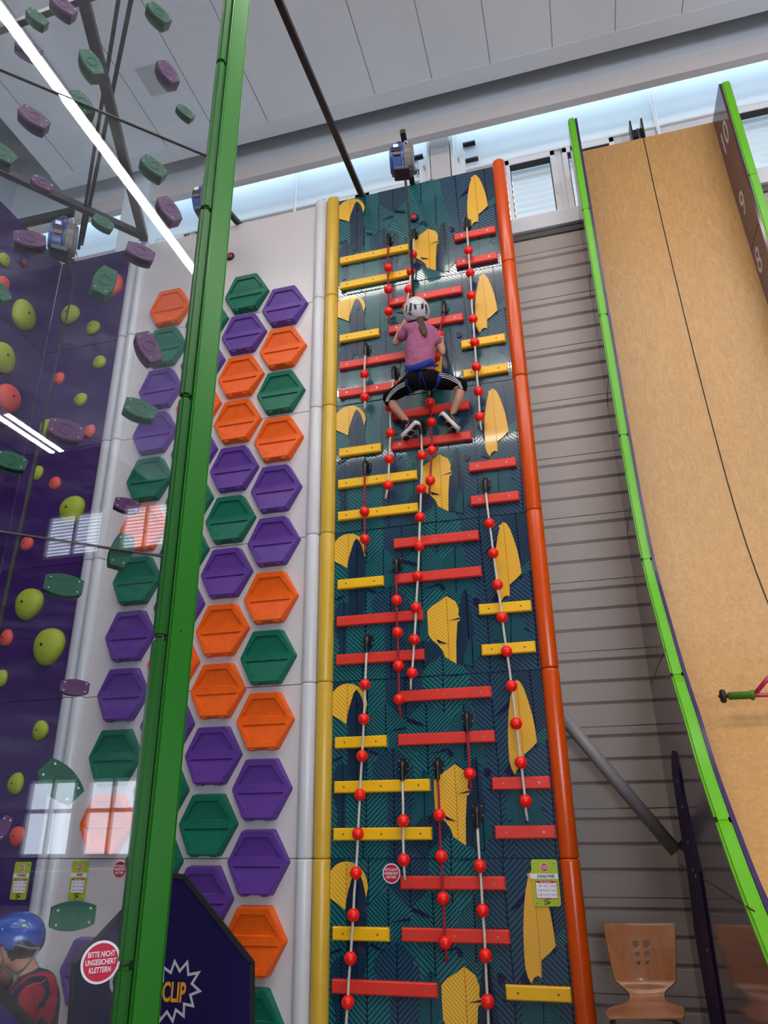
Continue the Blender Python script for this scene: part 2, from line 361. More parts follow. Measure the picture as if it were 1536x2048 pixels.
for (x, y, n) in ((946, 288, 0), (952, 320, 1), (842, 315, 2), (848, 343, 3)):
    p = WY(x-8, y, YW-0.0); bm = bmesh.new(); box(bm, (p.x-0.07, YW-0.03, p.z-0.012), (p.x+0.07, YW+0.02, p.z+0.008))
    tag(obj('slot_vent', bm, m_black), ('upper black slot right of the white column behind the jungle wall', 'lower black slot right of the white column behind the jungle wall', 'upper black slot between blue belay device and white column', 'lower black slot between blue belay device and white column')[n], 'vent', 'black slots beside the white column')
def conduit(pts, r, label, mm=None):
    bm = bmesh.new(); tube(bm, pts, r, 10); tag(obj('conduit', bm, mm or m_frame, smooth=False), label, 'pipe')
for (a, b, l) in (((1300, 185), (1312, 262), 'white pipe on the pale wall behind the top of the wooden slide'), ((592, 355), (620, 410), 'white pipe on the pale wall left of the long black beam')):
    p = WY(*a, YW-0.03); q = WY(*b, YW-0.03); conduit([(p.x, YW-0.03, p.z+0.2), (p.x, YW-0.03, q.z-0.1)], 0.018, l)
# left corner: white duct beam, column and downpipe
bm = bmesh.new(); box(bm, (-6.39, 4.2, 8.15), (-6.29, 5.5, 8.30), bev=0.01); tube(bm, [(-6.33, 5.45, 8.15), (-6.33, 5.45, 6.9)], 0.03, 8)
tag(obj('downpipe', bm, m_frame), 'white duct and downpipe in the far left hall corner', 'pipe')
bm = bmesh.new(); box(bm, (-4.62, 5.5, 6.0), (-4.28, 5.75, 9.9), bev=0.01); tag(obj('white_column', bm, m_pale), 'wide white column rising behind the violet wall at the left', 'column')
# wall on the right side of the hall with windows (seen only as reflections)
bm = bmesh.new()
prevy = -9.0
for (a, b) in ((-7.42, -5.88), (-5.37, -4.15)):
    box(bm, (9, prevy, 7.15), (9.15, a, 8.25)); prevy = b
box(bm, (9, prevy, 7.15), (9.15, 6.0, 8.25)); prevy = -9.0
for (a, b) in ((-6.72, -5.58), (-5.32, -4.17)):
    box(bm, (9, prevy, 0.84), (9.15, a, 2.27)); prevy = b
box(bm, (9, prevy, 0.84), (9.15, 6.0, 2.27))
box(bm, (9, -9, 8.25), (9.15, 6, 10)); box(bm, (9, -9, 2.27), (9.15, 6, 7.15)); box(bm, (9, -9, 0), (9.15, 6, 0.84))
struct('wall_right', bm, mat('side_wall_paint', (58, 55, 57), 0.8))
for i, (a, b, z0, z1, bl) in enumerate(((-7.42, -5.88, 7.15, 8.25, 1), (-5.37, -4.15, 7.15, 8.25, 1), (-6.72, -5.58, 0.84, 2.27, 0), (-5.32, -4.17, 0.84, 2.27, 0))):
    bm = bmesh.new()
    for lo, hi in (((8.97, a, z0), (9.05, a+.06, z1)), ((8.97, b-.06, z0), (9.05, b, z1)), ((8.97, a, z0), (9.05, b, z0+.06)), ((8.97, a, z1-.06), (9.05, b, z1)), ((8.97, (a+b)/2-.03, z0), (9.05, (a+b)/2+.03, z1))): box(bm, lo, hi)
    if not bl: box(bm, (8.97, a, z0+0.8), (9.05, b, z0+.88))
    r = struct('window_%d' % (i+10), bm, m_frame)
    bm = bmesh.new(); box(bm, (9.12, a, z0), (9.13, b, z1)); obj('sky_glow_pane', bm, emis('daylight_pane', (222, 234, 250), 9.0), r)
    if bl:
        bm = bmesh.new(); z = z0+.05
        while z < z1-.05: box(bm, (9.06, a, z), (9.065, b, z+.04)); z += .085
        obj('blind', bm, m_blind, r)
# strip lights; the long rear one is added to light the hall
m_lamp = emis('lamp_tube_glow', (255, 251, 247), LAMP)
for n, (Y, x0, x1, hw) in enumerate(((2.47, -4.5, 7, .14), (-0.10, -1.16, 2.9, .05), (-0.10, 3.1, 7, .05), (-0.10, -5.2, -1.4, .05), (-2.6, -5, 1.2, .10), (-5.38, 5.1, 6.7, .05), (-5.60, 5.1, 6.7, .05))):
    r = thing('strip_light', ('long ceiling strip light nearest the climbing walls', 'ceiling strip light overhead mirrored as a white streak in the clear panel', 'ceiling strip light over the right of the hall', 'ceiling strip light over the left of the hall', 'added unseen ceiling strip light over the rear of the hall', 'front one of the twin ceiling lights at the rear right', 'back one of the twin ceiling lights at the rear right')[n], 'light', ((x0+x1)/2, Y, RZ-.002))
    h = (x1-x0)/2
    bm = bmesh.new(); box(bm, (-h, -hw-.015, -0.035), (h, hw+.015, 0.0), bev=0.004); obj('housing', bm, m_frame, r)
    bm = bmesh.new(); box(bm, (-h+.02, -hw, -0.05), (h-.02, hw, -0.036)); obj('diffuser', bm, emis('lamp_wide_glow', (255, 250, 244), 15.0) if hw > .08 else m_lamp, r)

# ================================================================== JUNGLE WALL
XL, XR = -1.82, -0.262
def A(*p): return [(655+x/6.4, 1330+y/6.4) for x, y in p]
def B(*p): return [(655+x/6.4, 1500+y/6.4) for x, y in p]
def Cc(*p): return [(885+x/6.4, 1320+y/6.4) for x, y in p]
def D(*p): return [(885+x/6.4, 1500+y/6.4) for x, y in p]
def P(*p): return list(p)
def uv(q):
    w = WY(q[0], q[1], YJ); return (min(max(w.x, XL), XR), min(max(w.z-S0, 0.0), SP))
TE, DK, D2, YE, NV, IN, LV = 0, 1, 2, 3, 4, 5, 6
# (polygon, fill, rib polyline or None, spacing, flip)
leaves = [
 (P((660, 1717), (772, 1717), (772, 1350), (660, 1360)), TE, P((727, 1717), (733, 1560), (735, 1350)), .036, 0),
 (P((772, 1717), (945, 1716), (940, 1338), (770, 1352)), TE, P((858, 1717), (857, 1560), (853, 1350)), .036, 0),
 (P((665, 1358), (688, 1358), (690, 1395), (665, 1400)), DK, P((700, 1400), (700, 1340)), .03, 0),
 (P((938, 1345), (1017, 1338), (1040, 1717), (950, 1717)), DK, P((1007, 1717), (997, 1534), (987, 1440), (977, 1330)), .036, 0),
 (P((1015, 1338), (1090, 1330), (1100, 1480), (1130, 1717), (1030, 1717)), D2, P((1075, 1717), (1071, 1455), (1058, 1330)), .028, 0),
 (P((1030, 1337), (1020, 1500), (1014, 1600), (1040, 1717), (1000, 1717), (990, 1337)), DK, P((1007, 1717), (997, 1534), (987, 1440), (977, 1330)), .036, 0),
 (P((1045, 1520), (1094, 1478), (1130, 1500), (1130, 1717), (1030, 1717), (1030, 1600)), DK, P((1113, 1717), (1105, 1600), (1093, 1478)), .036, 0),
 (P((885, 1352), (938, 1345), (944, 1410), (950, 1432), (900, 1440), (850, 1410), (845, 1400), (845, 1349)), TE, P((889, 1432), (885, 1345)), .036, 0),
 (P((771, 1356), (845, 1350), (847, 1405), (812, 1438), (772, 1412)), DK, P((812, 1438), (810, 1345)), .03, 0),
 (P((771, 1407), (795, 1425), (812, 1440), (812, 1470), (795, 1500), (773, 1504), (733, 1475), (733, 1440)), TE, P((773, 1503), (771, 1407)), .028, 0),
 (P((852, 1408), (815, 1440), (812, 1465), (830, 1500), (857, 1540), (890, 1500), (905, 1440), (880, 1418)), TE, P((857, 1540), (852, 1408)), .028, 0),
 (P((928, 1407), (943, 1415), (957, 1460), (970, 1505), (976, 1534), (966, 1538), (950, 1515), (930, 1545), (900, 1510), (893, 1462)), TE, P((931, 1520), (927, 1407)), .022, 0),
 (P((1074, 1467), (1091, 1456), (1096, 1477), (1074, 1489)), TE, P((1100, 1490), (1100, 1450)), .022, 0),
 (P((952, 1515), (943, 1527), (937, 1560), (933, 1594), (932, 1688), (969, 1703), (975, 1640), (962, 1560)), D2, P((967, 1703), (957, 1603), (952, 1515)), .02, 0),
 (P((965, 1622), (976, 1633), (986, 1662), (987, 1673), (970, 1688), (972, 1702), (948, 1690), (949, 1672), (958, 1640)), TE, P((970, 1700), (965, 1622)), .016, 0),
 (P((1032, 1548), (1050, 1543), (1060, 1556), (1072, 1580), (1080, 1598), (1085, 1612), (1081, 1620), (1090, 1628), (1098, 1662), (1040, 1668), (1008, 1653), (1008, 1644), (1018, 1640), (1011, 1623), (1013, 1606), (1019, 1580)), TE, P((1053, 1668), (1050, 1545)), .018, 0),
 (P((686, 1526), (700, 1532), (706, 1560), (692, 1590), (692, 1640), (699, 1657), (672, 1657), (677, 1633), (672, 1610), (667, 1590), (667, 1545), (676, 1531)), DK, P((686, 1657), (686, 1526)), .022, 0),
 (P((733, 1545), (760, 1565), (775, 1590), (777, 1657), (692, 1657), (692, 1590), (712, 1560)), TE, P((733, 1657), (733, 1545)), .034, 0),
 (P((684, 1717), (685, 1657), (777, 1657), (778, 1717)), TE, P((727, 1717), (727, 1648)), .03, 0),
 (P((787, 1494), (824, 1521), (812, 1530), (828, 1533), (830, 1562), (822, 1650), (845, 1690), (862, 1717), (777, 1717), (775, 1590), (753, 1561), (746, 1550), (747, 1524)), DK, P((790, 1717), (787, 1494)), .034, 0),
 (P((848, 1541), (868, 1562), (869, 1590), (872, 1617), (858, 1631), (840, 1640), (827, 1655), (825, 1640), (830, 1594), (829, 1562)), TE, P((850, 1640), (848, 1541)), .018, 0),
 (P((827, 1655), (842, 1637), (861, 1631), (880, 1636), (895, 1650), (905, 1672), (885, 1684), (862, 1698), (858, 1717), (845, 1717), (822, 1690)), D2, P((861, 1700), (860, 1631)), .03, 0),
 (P((900, 1668), (934, 1692), (950, 1704), (957, 1717), (858, 1717), (860, 1702), (885, 1680)), TE, P((904, 1717), (901, 1668)), .03, 0),
 (A((375, 315), (420, 370), (450, 440), (480, 560), (497, 700), (495, 1300), (450, 1536), (265, 1400), (262, 700), (280, 560), (310, 460), (340, 360)), D2, A((378, 1530), (375, 315)), .018, 0),
 (A((60, 355), (130, 290), (190, 255), (260, 240), (340, 248), (410, 285), (460, 340), (500, 420), (515, 500), (490, 610), (470, 520), (450, 440), (420, 370), (375, 315), (340, 360), (310, 460), (280, 560), (260, 650), (243, 762), (170, 705), (60, 645)), YE, A((255, 700), (262, 560), (262, 240)), .03, 0),
 (P((909, 1528), (930, 1542), (937, 1561), (936, 1575), (940, 1581), (939, 1589), (934, 1592), (932, 1640), (932.7, 1691), (921, 1683), (907, 1673), (904, 1662), (899, 1653), (891, 1642), (880, 1632), (871, 1619), (869, 1588), (868, 1561), (878, 1550), (895, 1540)), YE, P((917, 1683), (913, 1590), (909, 1528)), .026, 0),
 (Cc((945, 255), (990, 280), (1040, 360), (1090, 500), (1150, 700), (1190, 900), (1210, 1050), (1150, 1120), (1045, 1215), (1050, 1400), (1010, 1375), (960, 1400), (930, 1465), (890, 1400), (860, 1300), (845, 1100), (840, 900), (850, 650), (870, 480), (900, 340), (885, 325), (895, 300), (918, 300)), YE, Cc((1045, 1400), (1020, 1000), (985, 650), (950, 255)), .017, 0),
]
inks = [Cc((865, 500), (850, 620), (680, 730), (760, 630)), Cc((785, 1430), (860, 1330), (880, 1410), (920, 1490), (900, 1490)), Cc((530, 1410), (570, 1380), (635, 1430), (600, 1490), (560, 1500)),
        A((1040, 680), (1180, 730), (1250, 785), (1170, 775), (1010, 715)), A((1005, 795), (1010, 825), (870, 845), (770, 862), (900, 820)), A((545, 1085), (620, 1120), (690, 1165), (620, 1155), (530, 1115)),
        A((75, 1215), (200, 1165), (215, 1190), (80, 1243)), Cc((0, 1145), (80, 1130), (145, 1200), (130, 1240), (90, 1235), (75, 1165), (0, 1165)), P((914, 1588), (940, 1581), (939, 1585)), P((889, 1630), (914, 1643), (893, 1639)),
        P((713, 1417), (716, 1405), (719, 1402), (718, 1416)), D((1255, 735), (1370, 820), (1270, 770)), D((590, 490), (690, 520), (600, 520)), A((1300, 1140), (1536, 1080), (1536, 1100), (1380, 1135)),
        P((888, 1357), (922, 1348), (921, 1352)), D((840, 905), (905, 905), (900, 920), (845, 925))]
def clip_seg(poly, p, d, L):
    ts = [0.0, L]; n = len(poly)
    for i in range(n):
        a = poly[i]; b = poly[(i+1) % n]; ex, ey = b[0]-a[0], b[1]-a[1]; den = d[0]*ey-d[1]*ex
        if abs(den) < 1e-9: continue
        t = ((a[0]-p[0])*ey-(a[1]-p[1])*ex)/den; s = ((a[0]-p[0])*d[1]-(a[1]-p[1])*d[0])/den
        if 0 <= s <= 1 and 0 < t < L: ts.append(t)
    ts.sort(); out = []
    for t0, t1 in zip(ts, ts[1:]):
        if t1-t0 < 0.008: continue
        m = (t0+t1)/2; x, y = p[0]+d[0]*m, p[1]+d[1]*m; c = False
        for i in range(n):
            a = poly[i]; b = poly[(i+1) % n]
            if (a[1] > y) != (b[1] > y) and x < (b[0]-a[0])*(y-a[1])/(b[1]-a[1])+a[0]: c = not c
        if c: out.append((t0, t1))
    return out
def rib_at(rib, v):
    for (a, b) in zip(rib, rib[1:]):
        if a[1] <= v <= b[1]: return a[0]+(b[0]-a[0])*(v-a[1])/max(1e-6, b[1]-a[1])
    return rib[0][0]+(rib[1][0]-rib[0][0])*(v-rib[0][1])/max(1e-6, rib[1][1]-rib[0][1]) if v < rib[0][1] else rib[-1][0]
def jungle_bm(lo=0.0):
    bm = bmesh.new(); W = XR-XL
    box(bm, (XL, 0, lo+0.0025), (XR, 0.03, SP-0.0025), TE)
    layer = [0]
    def lay(poly, mi):
        layer[0] += 1; y = -0.00045*layer[0]
        pts = []
        for q in poly:
            if not pts or (abs(pts[-1][0]-q[0])+abs(pts[-1][1]-q[1])) > 1e-5: pts.append(q)
        if (abs(pts[-1][0]-pts[0][0])+abs(pts[-1][1]-pts[0][1])) < 1e-5: pts.pop()
        f = bm.faces.new([bm.verts.new((q[0], y, q[1])) for q in pts]); f.material_index = mi
        f.normal_update()
        if f.normal.y > 0: f.normal_flip()
    def line(p, q, w, mi):
        y = -0.00045*layer[0]-0.0002
        dx, dy = q[0]-p[0], q[1]-p[1]; L = math.hypot(dx, dy)
        if L < 1e-4: return
        nx, ny = -dy/L*w/2, dx/L*w/2
        f = bm.faces.new([bm.verts.new((a, y, b)) for a, b in ((p[0]+nx, p[1]+ny), (p[0]-nx, p[1]-ny), (q[0]-nx, q[1]-ny), (q[0]+nx, q[1]+ny))]); f.material_index = mi
        f.normal_update()
        if f.normal.y > 0: f.normal_flip()
    for poly, fill, rib, sp, fl in leaves:
        pu = [uv(q) for q in poly]
        pu = [(x, min(max(v, 0.003), SP-0.003)) for x, v in pu]
        lay(pu, fill)
        ru = [(WY(q[0], q[1], YJ).x, WY(q[0], q[1], YJ).z-S0) for q in rib]
        mi = LV if fill == YE else NV; w = 0.0035 if fill == YE else 0.0066
        if fill == YE: w = 0.004
        zmin, zmax = min(v for _, v in pu), max(v for _, v in pu)
        for (a, b) in zip(ru, ru[1:]):
            d = (b[0]-a[0], b[1]-a[1]); L = math.hypot(*d)
            if L < 1e-5: continue
            d = (d[0]/L, d[1]/L)
            for t0, t1 in clip_seg(pu, a, d, L): line((a[0]+d[0]*t0, a[1]+d[1]*t0), (a[0]+d[0]*t1, a[1]+d[1]*t1), w*1.25, mi)
        v = zmin-0.3
        while v < zmax:
            x = rib_at(ru, v)
            for s in (-1, 1):
                dd = (s*0.72, 0.69)
                for t0, t1 in clip_seg(pu, (x, v), dd, 0.75):
                    line((x+dd[0]*t0, v+dd[1]*t0), (x+dd[0]*t1, v+dd[1]*t1), w*(0.85 if sp < .02 else 1), mi)
            v += sp
    for q in inks: lay([uv(p) for p in q], IN)
    if lo > 0: pass
    return bm
JM = [m_teal, m_dark, m_dark2, m_leafy, m_navy, m_ink, m_leafv]
jw = thing('climbing_wall', 'tall jungle leaf patterned climbing wall with the climber on it', 'climbing wall', (0, YJ, 0))
j0 = obj('printed_panel', jungle_bm(), JM, jw); j0.location = (0, 0, S0)
for k in range(1, 5):
    c = j0.copy(); COL.objects.link(c); c.parent = jw; c.location = (0, 0, S0+k*SP)
c = j0.copy(); COL.objects.link(c); c.parent = jw; c.location = (0, 0, S0-SP)
bm = bmesh.new(); box(bm, (XL, 0.031, 0), (XR, 0.10, TOP-0.003)); obj('backing_frame', bm, m_seam, jw)

# edge tubes: segments split at the seams
def edge_tube(x, r, m, label, y=YJ, hook=True):
    t = thing('edge_tube', label, 'edge tube', (x, y, 0), 'edge tubes between the climbing walls')
    zz = [0.02]+[S0+k*SP for k in range(6)]
    for a, b in zip(zz, zz[1:]):
        top = b == zz[-1]
        bm = bmesh.new()
        pr = [(r*.86, a+.001), (r*.97, a+.006), (r, a+.016), (r, b-.016), (r*.97, b-.006), (r*.86, b-.001)]
        if top: pr = pr[:3]+[(r, b+0.0), (r*.95, b+.02), (r*.75, b+.035), (r*.4, b+.042)]
        lathe(bm, pr, n=28); o = obj('tube_segment', bm, m, t); autosmooth(o, 50)
    if hook:
        bm = bmesh.new(); bmesh.ops.create_uvsphere(bm, u_segments=8, v_segments=6, radius=0.014, matrix=Matrix.Translation((r*.7, 0, TOP+.045)))
        tube(bm, [(r*.3, 0, TOP+.035), (r*.3, 0, TOP+.075), (r*.75, 0, TOP+.06)], 0.004, 6); obj('eye_bolt', bm, m_steel, t)
    return t
edge_tube(-2.012, 0.062, m_whitetube, 'white vertical tube between the hexagon wall and the yellow tube')
edge_tube(-1.885, 0.063, m_yellowtube, 'yellow vertical tube along the left edge of the jungle wall')
edge_tube(-0.203, 0.062, m_orangetube, 'orange vertical tube along the right edge of the jungle wall')
edge_tube(-4.155, 0.053, m_graytube, 'grey vertical tube along the violet wall seen through clear panel', hook=False)
edge_tube(-4.048, 0.053, m_whitetube, 'white vertical tube along the left edge of the hexagon wall', hook=False)

# hexagon wall panels
def plain_wall(label, x0, x1, m, name='climbing_wall', axis='x', X=None):
    t = thing(name, label, 'climbing wall', (0, YJ, 0) if axis == 'x' else (X, 0, 0))
    zz = [0.0]+[S0+k*SP for k in range(6)]
    for a, b in zip(zz, zz[1:]):
        bm = bmesh.new()
        if axis == 'x': box(bm, (x0, 0, a+.0025), (x1, 0.03, b-.0025), bev=0.002)
        else: box(bm, (-0.03, x0, a+.0025), (0, x1, b-.0025), bev=0.002)
        obj('wall_panel', bm, m, t)
    bm = bmesh.new()
    if axis == 'x': box(bm, (x0, 0.031, 0), (x1, 0.1, TOP-.003))
    else: box(bm, (-0.1, x0, 0), (-0.031, x1, TOP-.003))
    obj('backing_frame', bm, m_seam, t)
    return t
plain_wall('white climbing wall carrying rows of hexagonal holds', -3.995, -2.074, m_white)
plain_wall('violet climbing wall with round holds, facing the camera at left', -5.105, -4.208, m_purplewall)
plain_wall('violet climbing wall at the far left edge, turned sideways', 3.6, 5.28, m_purplewall, axis='y', X=-5.106)

# ================================================================== HEXAGON HOLDS
def hex_mesh(m):
    W, H, d0, d1 = 0.485, 0.425, 0.038, 0.075
    bm = bmesh.new()
    def V(x, z, d): return Vector((x, -d, z))
    base = [(-W/2, 0), (-W/4, H/2), (W/4, H/2), (W/2, 0), (W/4, -H/2), (-W/4, -H/2)]
    sc = 0.95
    front = [V(x*sc, z*sc, d0 if z == 0 else d1) for x, z in base]
    bb = [bm.verts.new(V(x, z, 0)) for x, z in base]; fr = [bm.verts.new(p) for p in front]
    for i in range(6): bm.faces.new((bb[i], bb[(i+1) % 6], fr[(i+1) % 6], fr[i]))
    up = bm.faces.new((fr[0], fr[1], fr[2], fr[3])); dn = bm.faces.new((fr[3], fr[4], fr[5], fr[0]))
    bmesh.ops.recalc_face_normals(bm, faces=bm.faces)
    bmesh.ops.bevel(bm, geom=[e for e in bm.edges], offset=0.006, segments=2, affect='EDGES')
    bm.faces.ensure_lookup_table()
    big = sorted(bm.faces, key=lambda f: -f.calc_area())
    mains = [f for f in big[:8] if f.calc_center_median().y < -0.045 and f.calc_area() > 0.03]
    for f in mains:
        bmesh.ops.inset_individual(bm, faces=[f], thickness=0.042)
        bmesh.ops.inset_individual(bm, faces=[f], thickness=0.010, depth=-0.014)
    # foot blocks at the lower rim
    for s in (-1, 1): box(bm, (s*0.075-0.022, -0.066, -H/2-0.004), (s*0.075+0.022, -0.01, -H/2+0.02), bev=0.004)
    # bolt bosses
    for x, z in ((0, 0.10), (0, -0.10), (-0.165, 0.075), (0.165, 0.075), (-0.165, -0.075), (0.165, -0.075), (-0.125, 0.16), (0.125, 0.16), (-0.125, -0.16), (0.125, -0.16), (-0.2, 0.02), (0.2, 0.02)):
        d = d0+(d1-d0)*abs(z)/(H/2*sc)-(0.014 if x == 0 else 0)
        g = bmesh.ops.create_uvsphere(bm, u_segments=8, v_segments=6, radius=0.0075, matrix=Matrix.Translation((x, -d, z)) @ Matrix.Diagonal((1, .5, 1, 1)))
        for v in g['verts']:
            for f in v.link_faces: f.material_index = 1
    o = obj('hexagonal_hold', bm, [m, m_steel if False else m]); autosmooth(o, 30); return o
cname = {'G': 'green', 'P': 'violet', 'O': 'orange'}; cmat = {'G': m_hexg, 'P': m_hexp, 'O': m_hexo}
protos = {}
cols4 = [('in the column nearest the white tube', -2.360, 6.057, 'POGOPPOGOPPO G'.replace(' ', '')),
         ('in the second column from the white tube', -2.775, 6.305, 'GPOOPGPOOPGP'),
         ('in the column behind the green pole', -3.195, 6.06, 'GPOPGGPOPGG'),
         ('in the leftmost column behind the clear panel', -3.628, 6.32, 'OGPPGOGPPGO.P')]
ordn = ['top', 'second from the top', 'third from the top', 'fourth from the top', 'fifth from the top', 'sixth from the top', 'seventh from the top', 'eighth from the top', 'ninth from the top', 'tenth from the top', 'eleventh from the top', 'twelfth from the top', 'thirteenth from the top', 'fourteenth from the top']
for where, X, z0, seq in cols4:
    n = 0
    for i, ch in enumerate(seq):
        if ch == '.': continue
        if ch not in protos: protos[ch] = hex_mesh(cmat[ch]); o = protos[ch]
        else: o = protos[ch].copy(); COL.objects.link(o)
        o.location = (X, YJ-0.0005, z0-0.4845*i)
        tag(o, '%s hexagonal hold %s, %s' % (cname[ch], where, ordn[n]), 'climbing hold', 'hexagonal holds on the white wall'); n += 1

# ================================================================== FOOTHOLD BARS
bars = [  # colour, left px, right px, label
 ('y', 680, 521, 817, 495, 'long yellow foothold bar, topmost on the left of the jungle wall'),
 ('y', 680, 571, 816, 547, 'long yellow foothold bar, second from the top on the left of the jungle wall'),
 ('y', 679, 677, 758, 664, 'short yellow foothold bar left of the climber\'s shoulders'),
 ('y', 678, 905.5, 762, 894.7, 'short yellow foothold bar left of the climber\'s lower foot'),
 ('y', 676, 968.6, 834, 949, 'upper of two long yellow foothold bars below the climber'),
 ('y', 676, 1032, 836, 1015, 'lower of two long yellow foothold bars below the climber'),
 ('y', 675, 1169.7, 767, 1161, 'short yellow foothold bar above two long red bars at mid height'),
 ('y', 670, 1486, 772.5, 1481.8, 'short yellow foothold bar with a white rope across it, lower left'),
 ('y', 668.6, 1573.9, 859, 1570.6, 'upper of two long yellow foothold bars at the lower left'),
 ('y', 667, 1669, 863, 1666.7, 'lower of two long yellow foothold bars at the lower left, above round sign'),
 ('y', 665, 1868, 778, 1868, 'lowest short yellow foothold bar beside the yellow tube'),
 ('y', 921.7, 687, 1010.5, 676.7, 'upper yellow foothold bar right of the climber by the orange tube'),
 ('y', 925.7, 747, 1015.4, 735.5, 'lower yellow foothold bar right of the climber by the orange tube'),
 ('y', 957.4, 1217.4, 1062.5, 1213, 'upper yellow foothold bar of the mid height pair by the orange tube'),
 ('y', 963, 1299.5, 1071, 1294, 'lower yellow foothold bar of the mid height pair by the orange tube'),
 ('y', 1011.8, 1985, 1142.7, 1990, 'yellow foothold bar at the bottom right beside the orange tube'),
 ('r', 908, 473.3, 991, 460, 'topmost short red foothold bar near the orange tube'),
 ('r', 911.6, 526, 994.7, 512, 'second short red foothold bar from the top near the orange tube'),
 ('r', 778.4, 604, 923.7, 578.5, 'long red foothold bar just above the climber\'s helmet'),
 ('r', 777.5, 659, 926.5, 633.8, 'long red foothold bar behind the climber\'s neck'),
 ('r', 678.7, 731, 832, 707, 'long red foothold bar at the left of the climber\'s waist, upper'),
 ('r', 678, 787, 832, 765, 'long red foothold bar left of the climber\'s hips, lower'),
 ('r', 784, 833, 938, 807.3, 'long red foothold bar behind the climber\'s ankles'),
 ('r', 783, 891.8, 942.8, 870, 'long red foothold bar the climber stands on'),
 ('r', 937, 934.8, 1032, 923, 'upper short red foothold bar below climber by the orange tube'),
 ('r', 941, 1002, 1038, 990.6, 'short red foothold bar with a white rope, below its pair by orange tube'),
 ('r', 787, 1087, 957.5, 1070.3, 'upper of two long red foothold bars right of centre at mid height'),
 ('r', 789, 1158, 963, 1142.5, 'lower of two long red foothold bars right of centre at mid height'),
 ('r', 673.5, 1242.8, 845, 1230.5, 'upper of two long red foothold bars touching the yellow tube'),
 ('r', 672.6, 1320, 848, 1308.6, 'lower of two long red foothold bars touching the yellow tube'),
 ('r', 799.5, 1393, 982, 1383.5, 'long red foothold bar with red ball at its left end'),
 ('r', 796, 1479.5, 989, 1473, 'long red foothold bar crossed by a crimson rope at its right'),
 ('r', 984, 1567.4, 1100.6, 1564.8, 'upper short red foothold bar of the lower pair by the orange tube'),
 ('r', 990, 1664.8, 1111, 1664, 'lower short red foothold bar above the green notice'),
 ('r', 801, 1766, 1010.6, 1766, 'long red foothold bar right of the round red sign'),
 ('r', 803.6, 1869.8, 1019.6, 1873.8, 'long red foothold bar below the bottom ball of crimson rope'),
 ('r', 663.8, 1972.6, 874.7, 1981, 'lowest long red foothold bar at the bottom left'),
]
barm = {}
for col, xl, yl, xr, yr, lab in bars:
    a, b = WY(xl, yl, YJ-.035), WY(xr, yr, YJ-.035); a.x = max(a.x, XL+0.008)
    zc = (a.z+b.z)/2; L = b.x-a.x; h = 0.040
    t = thing('foothold_bar', lab, 'foothold bar', ((a.x+b.x)/2, YJ-.012, zc), 'foothold bars on the jungle wall')
    bm = bmesh.new(); box(bm, (-L/2, -.034, -h), (L/2, 0, h))
    es = [e for e in bm.edges if all(v.co.y < -.03 for v in e.verts)]
    bmesh.ops.bevel(bm, geom=es, offset=0.008, segments=1, affect='EDGES')
    obj('bar_body', bm, m_ybar if col == 'y' else m_rbar, t)
    sx = [-L/2+.075, L/2-.075] + ([0] if L > .5 else [])
    for x in sx:
        bm = bmesh.new(); lathe(bm, [(0.007, 0), (0.0065, 0.002), (0.003, 0.0022), (0.0025, 0.0005)], Matrix.Translation((x, -.034, 0)) @ Matrix.Rotation(pi/2, 4, 'X'), 10)
        obj('screw', bm, m_steel if col == 'r' else mat('dull_screw', (120, 96, 40), .5), t)

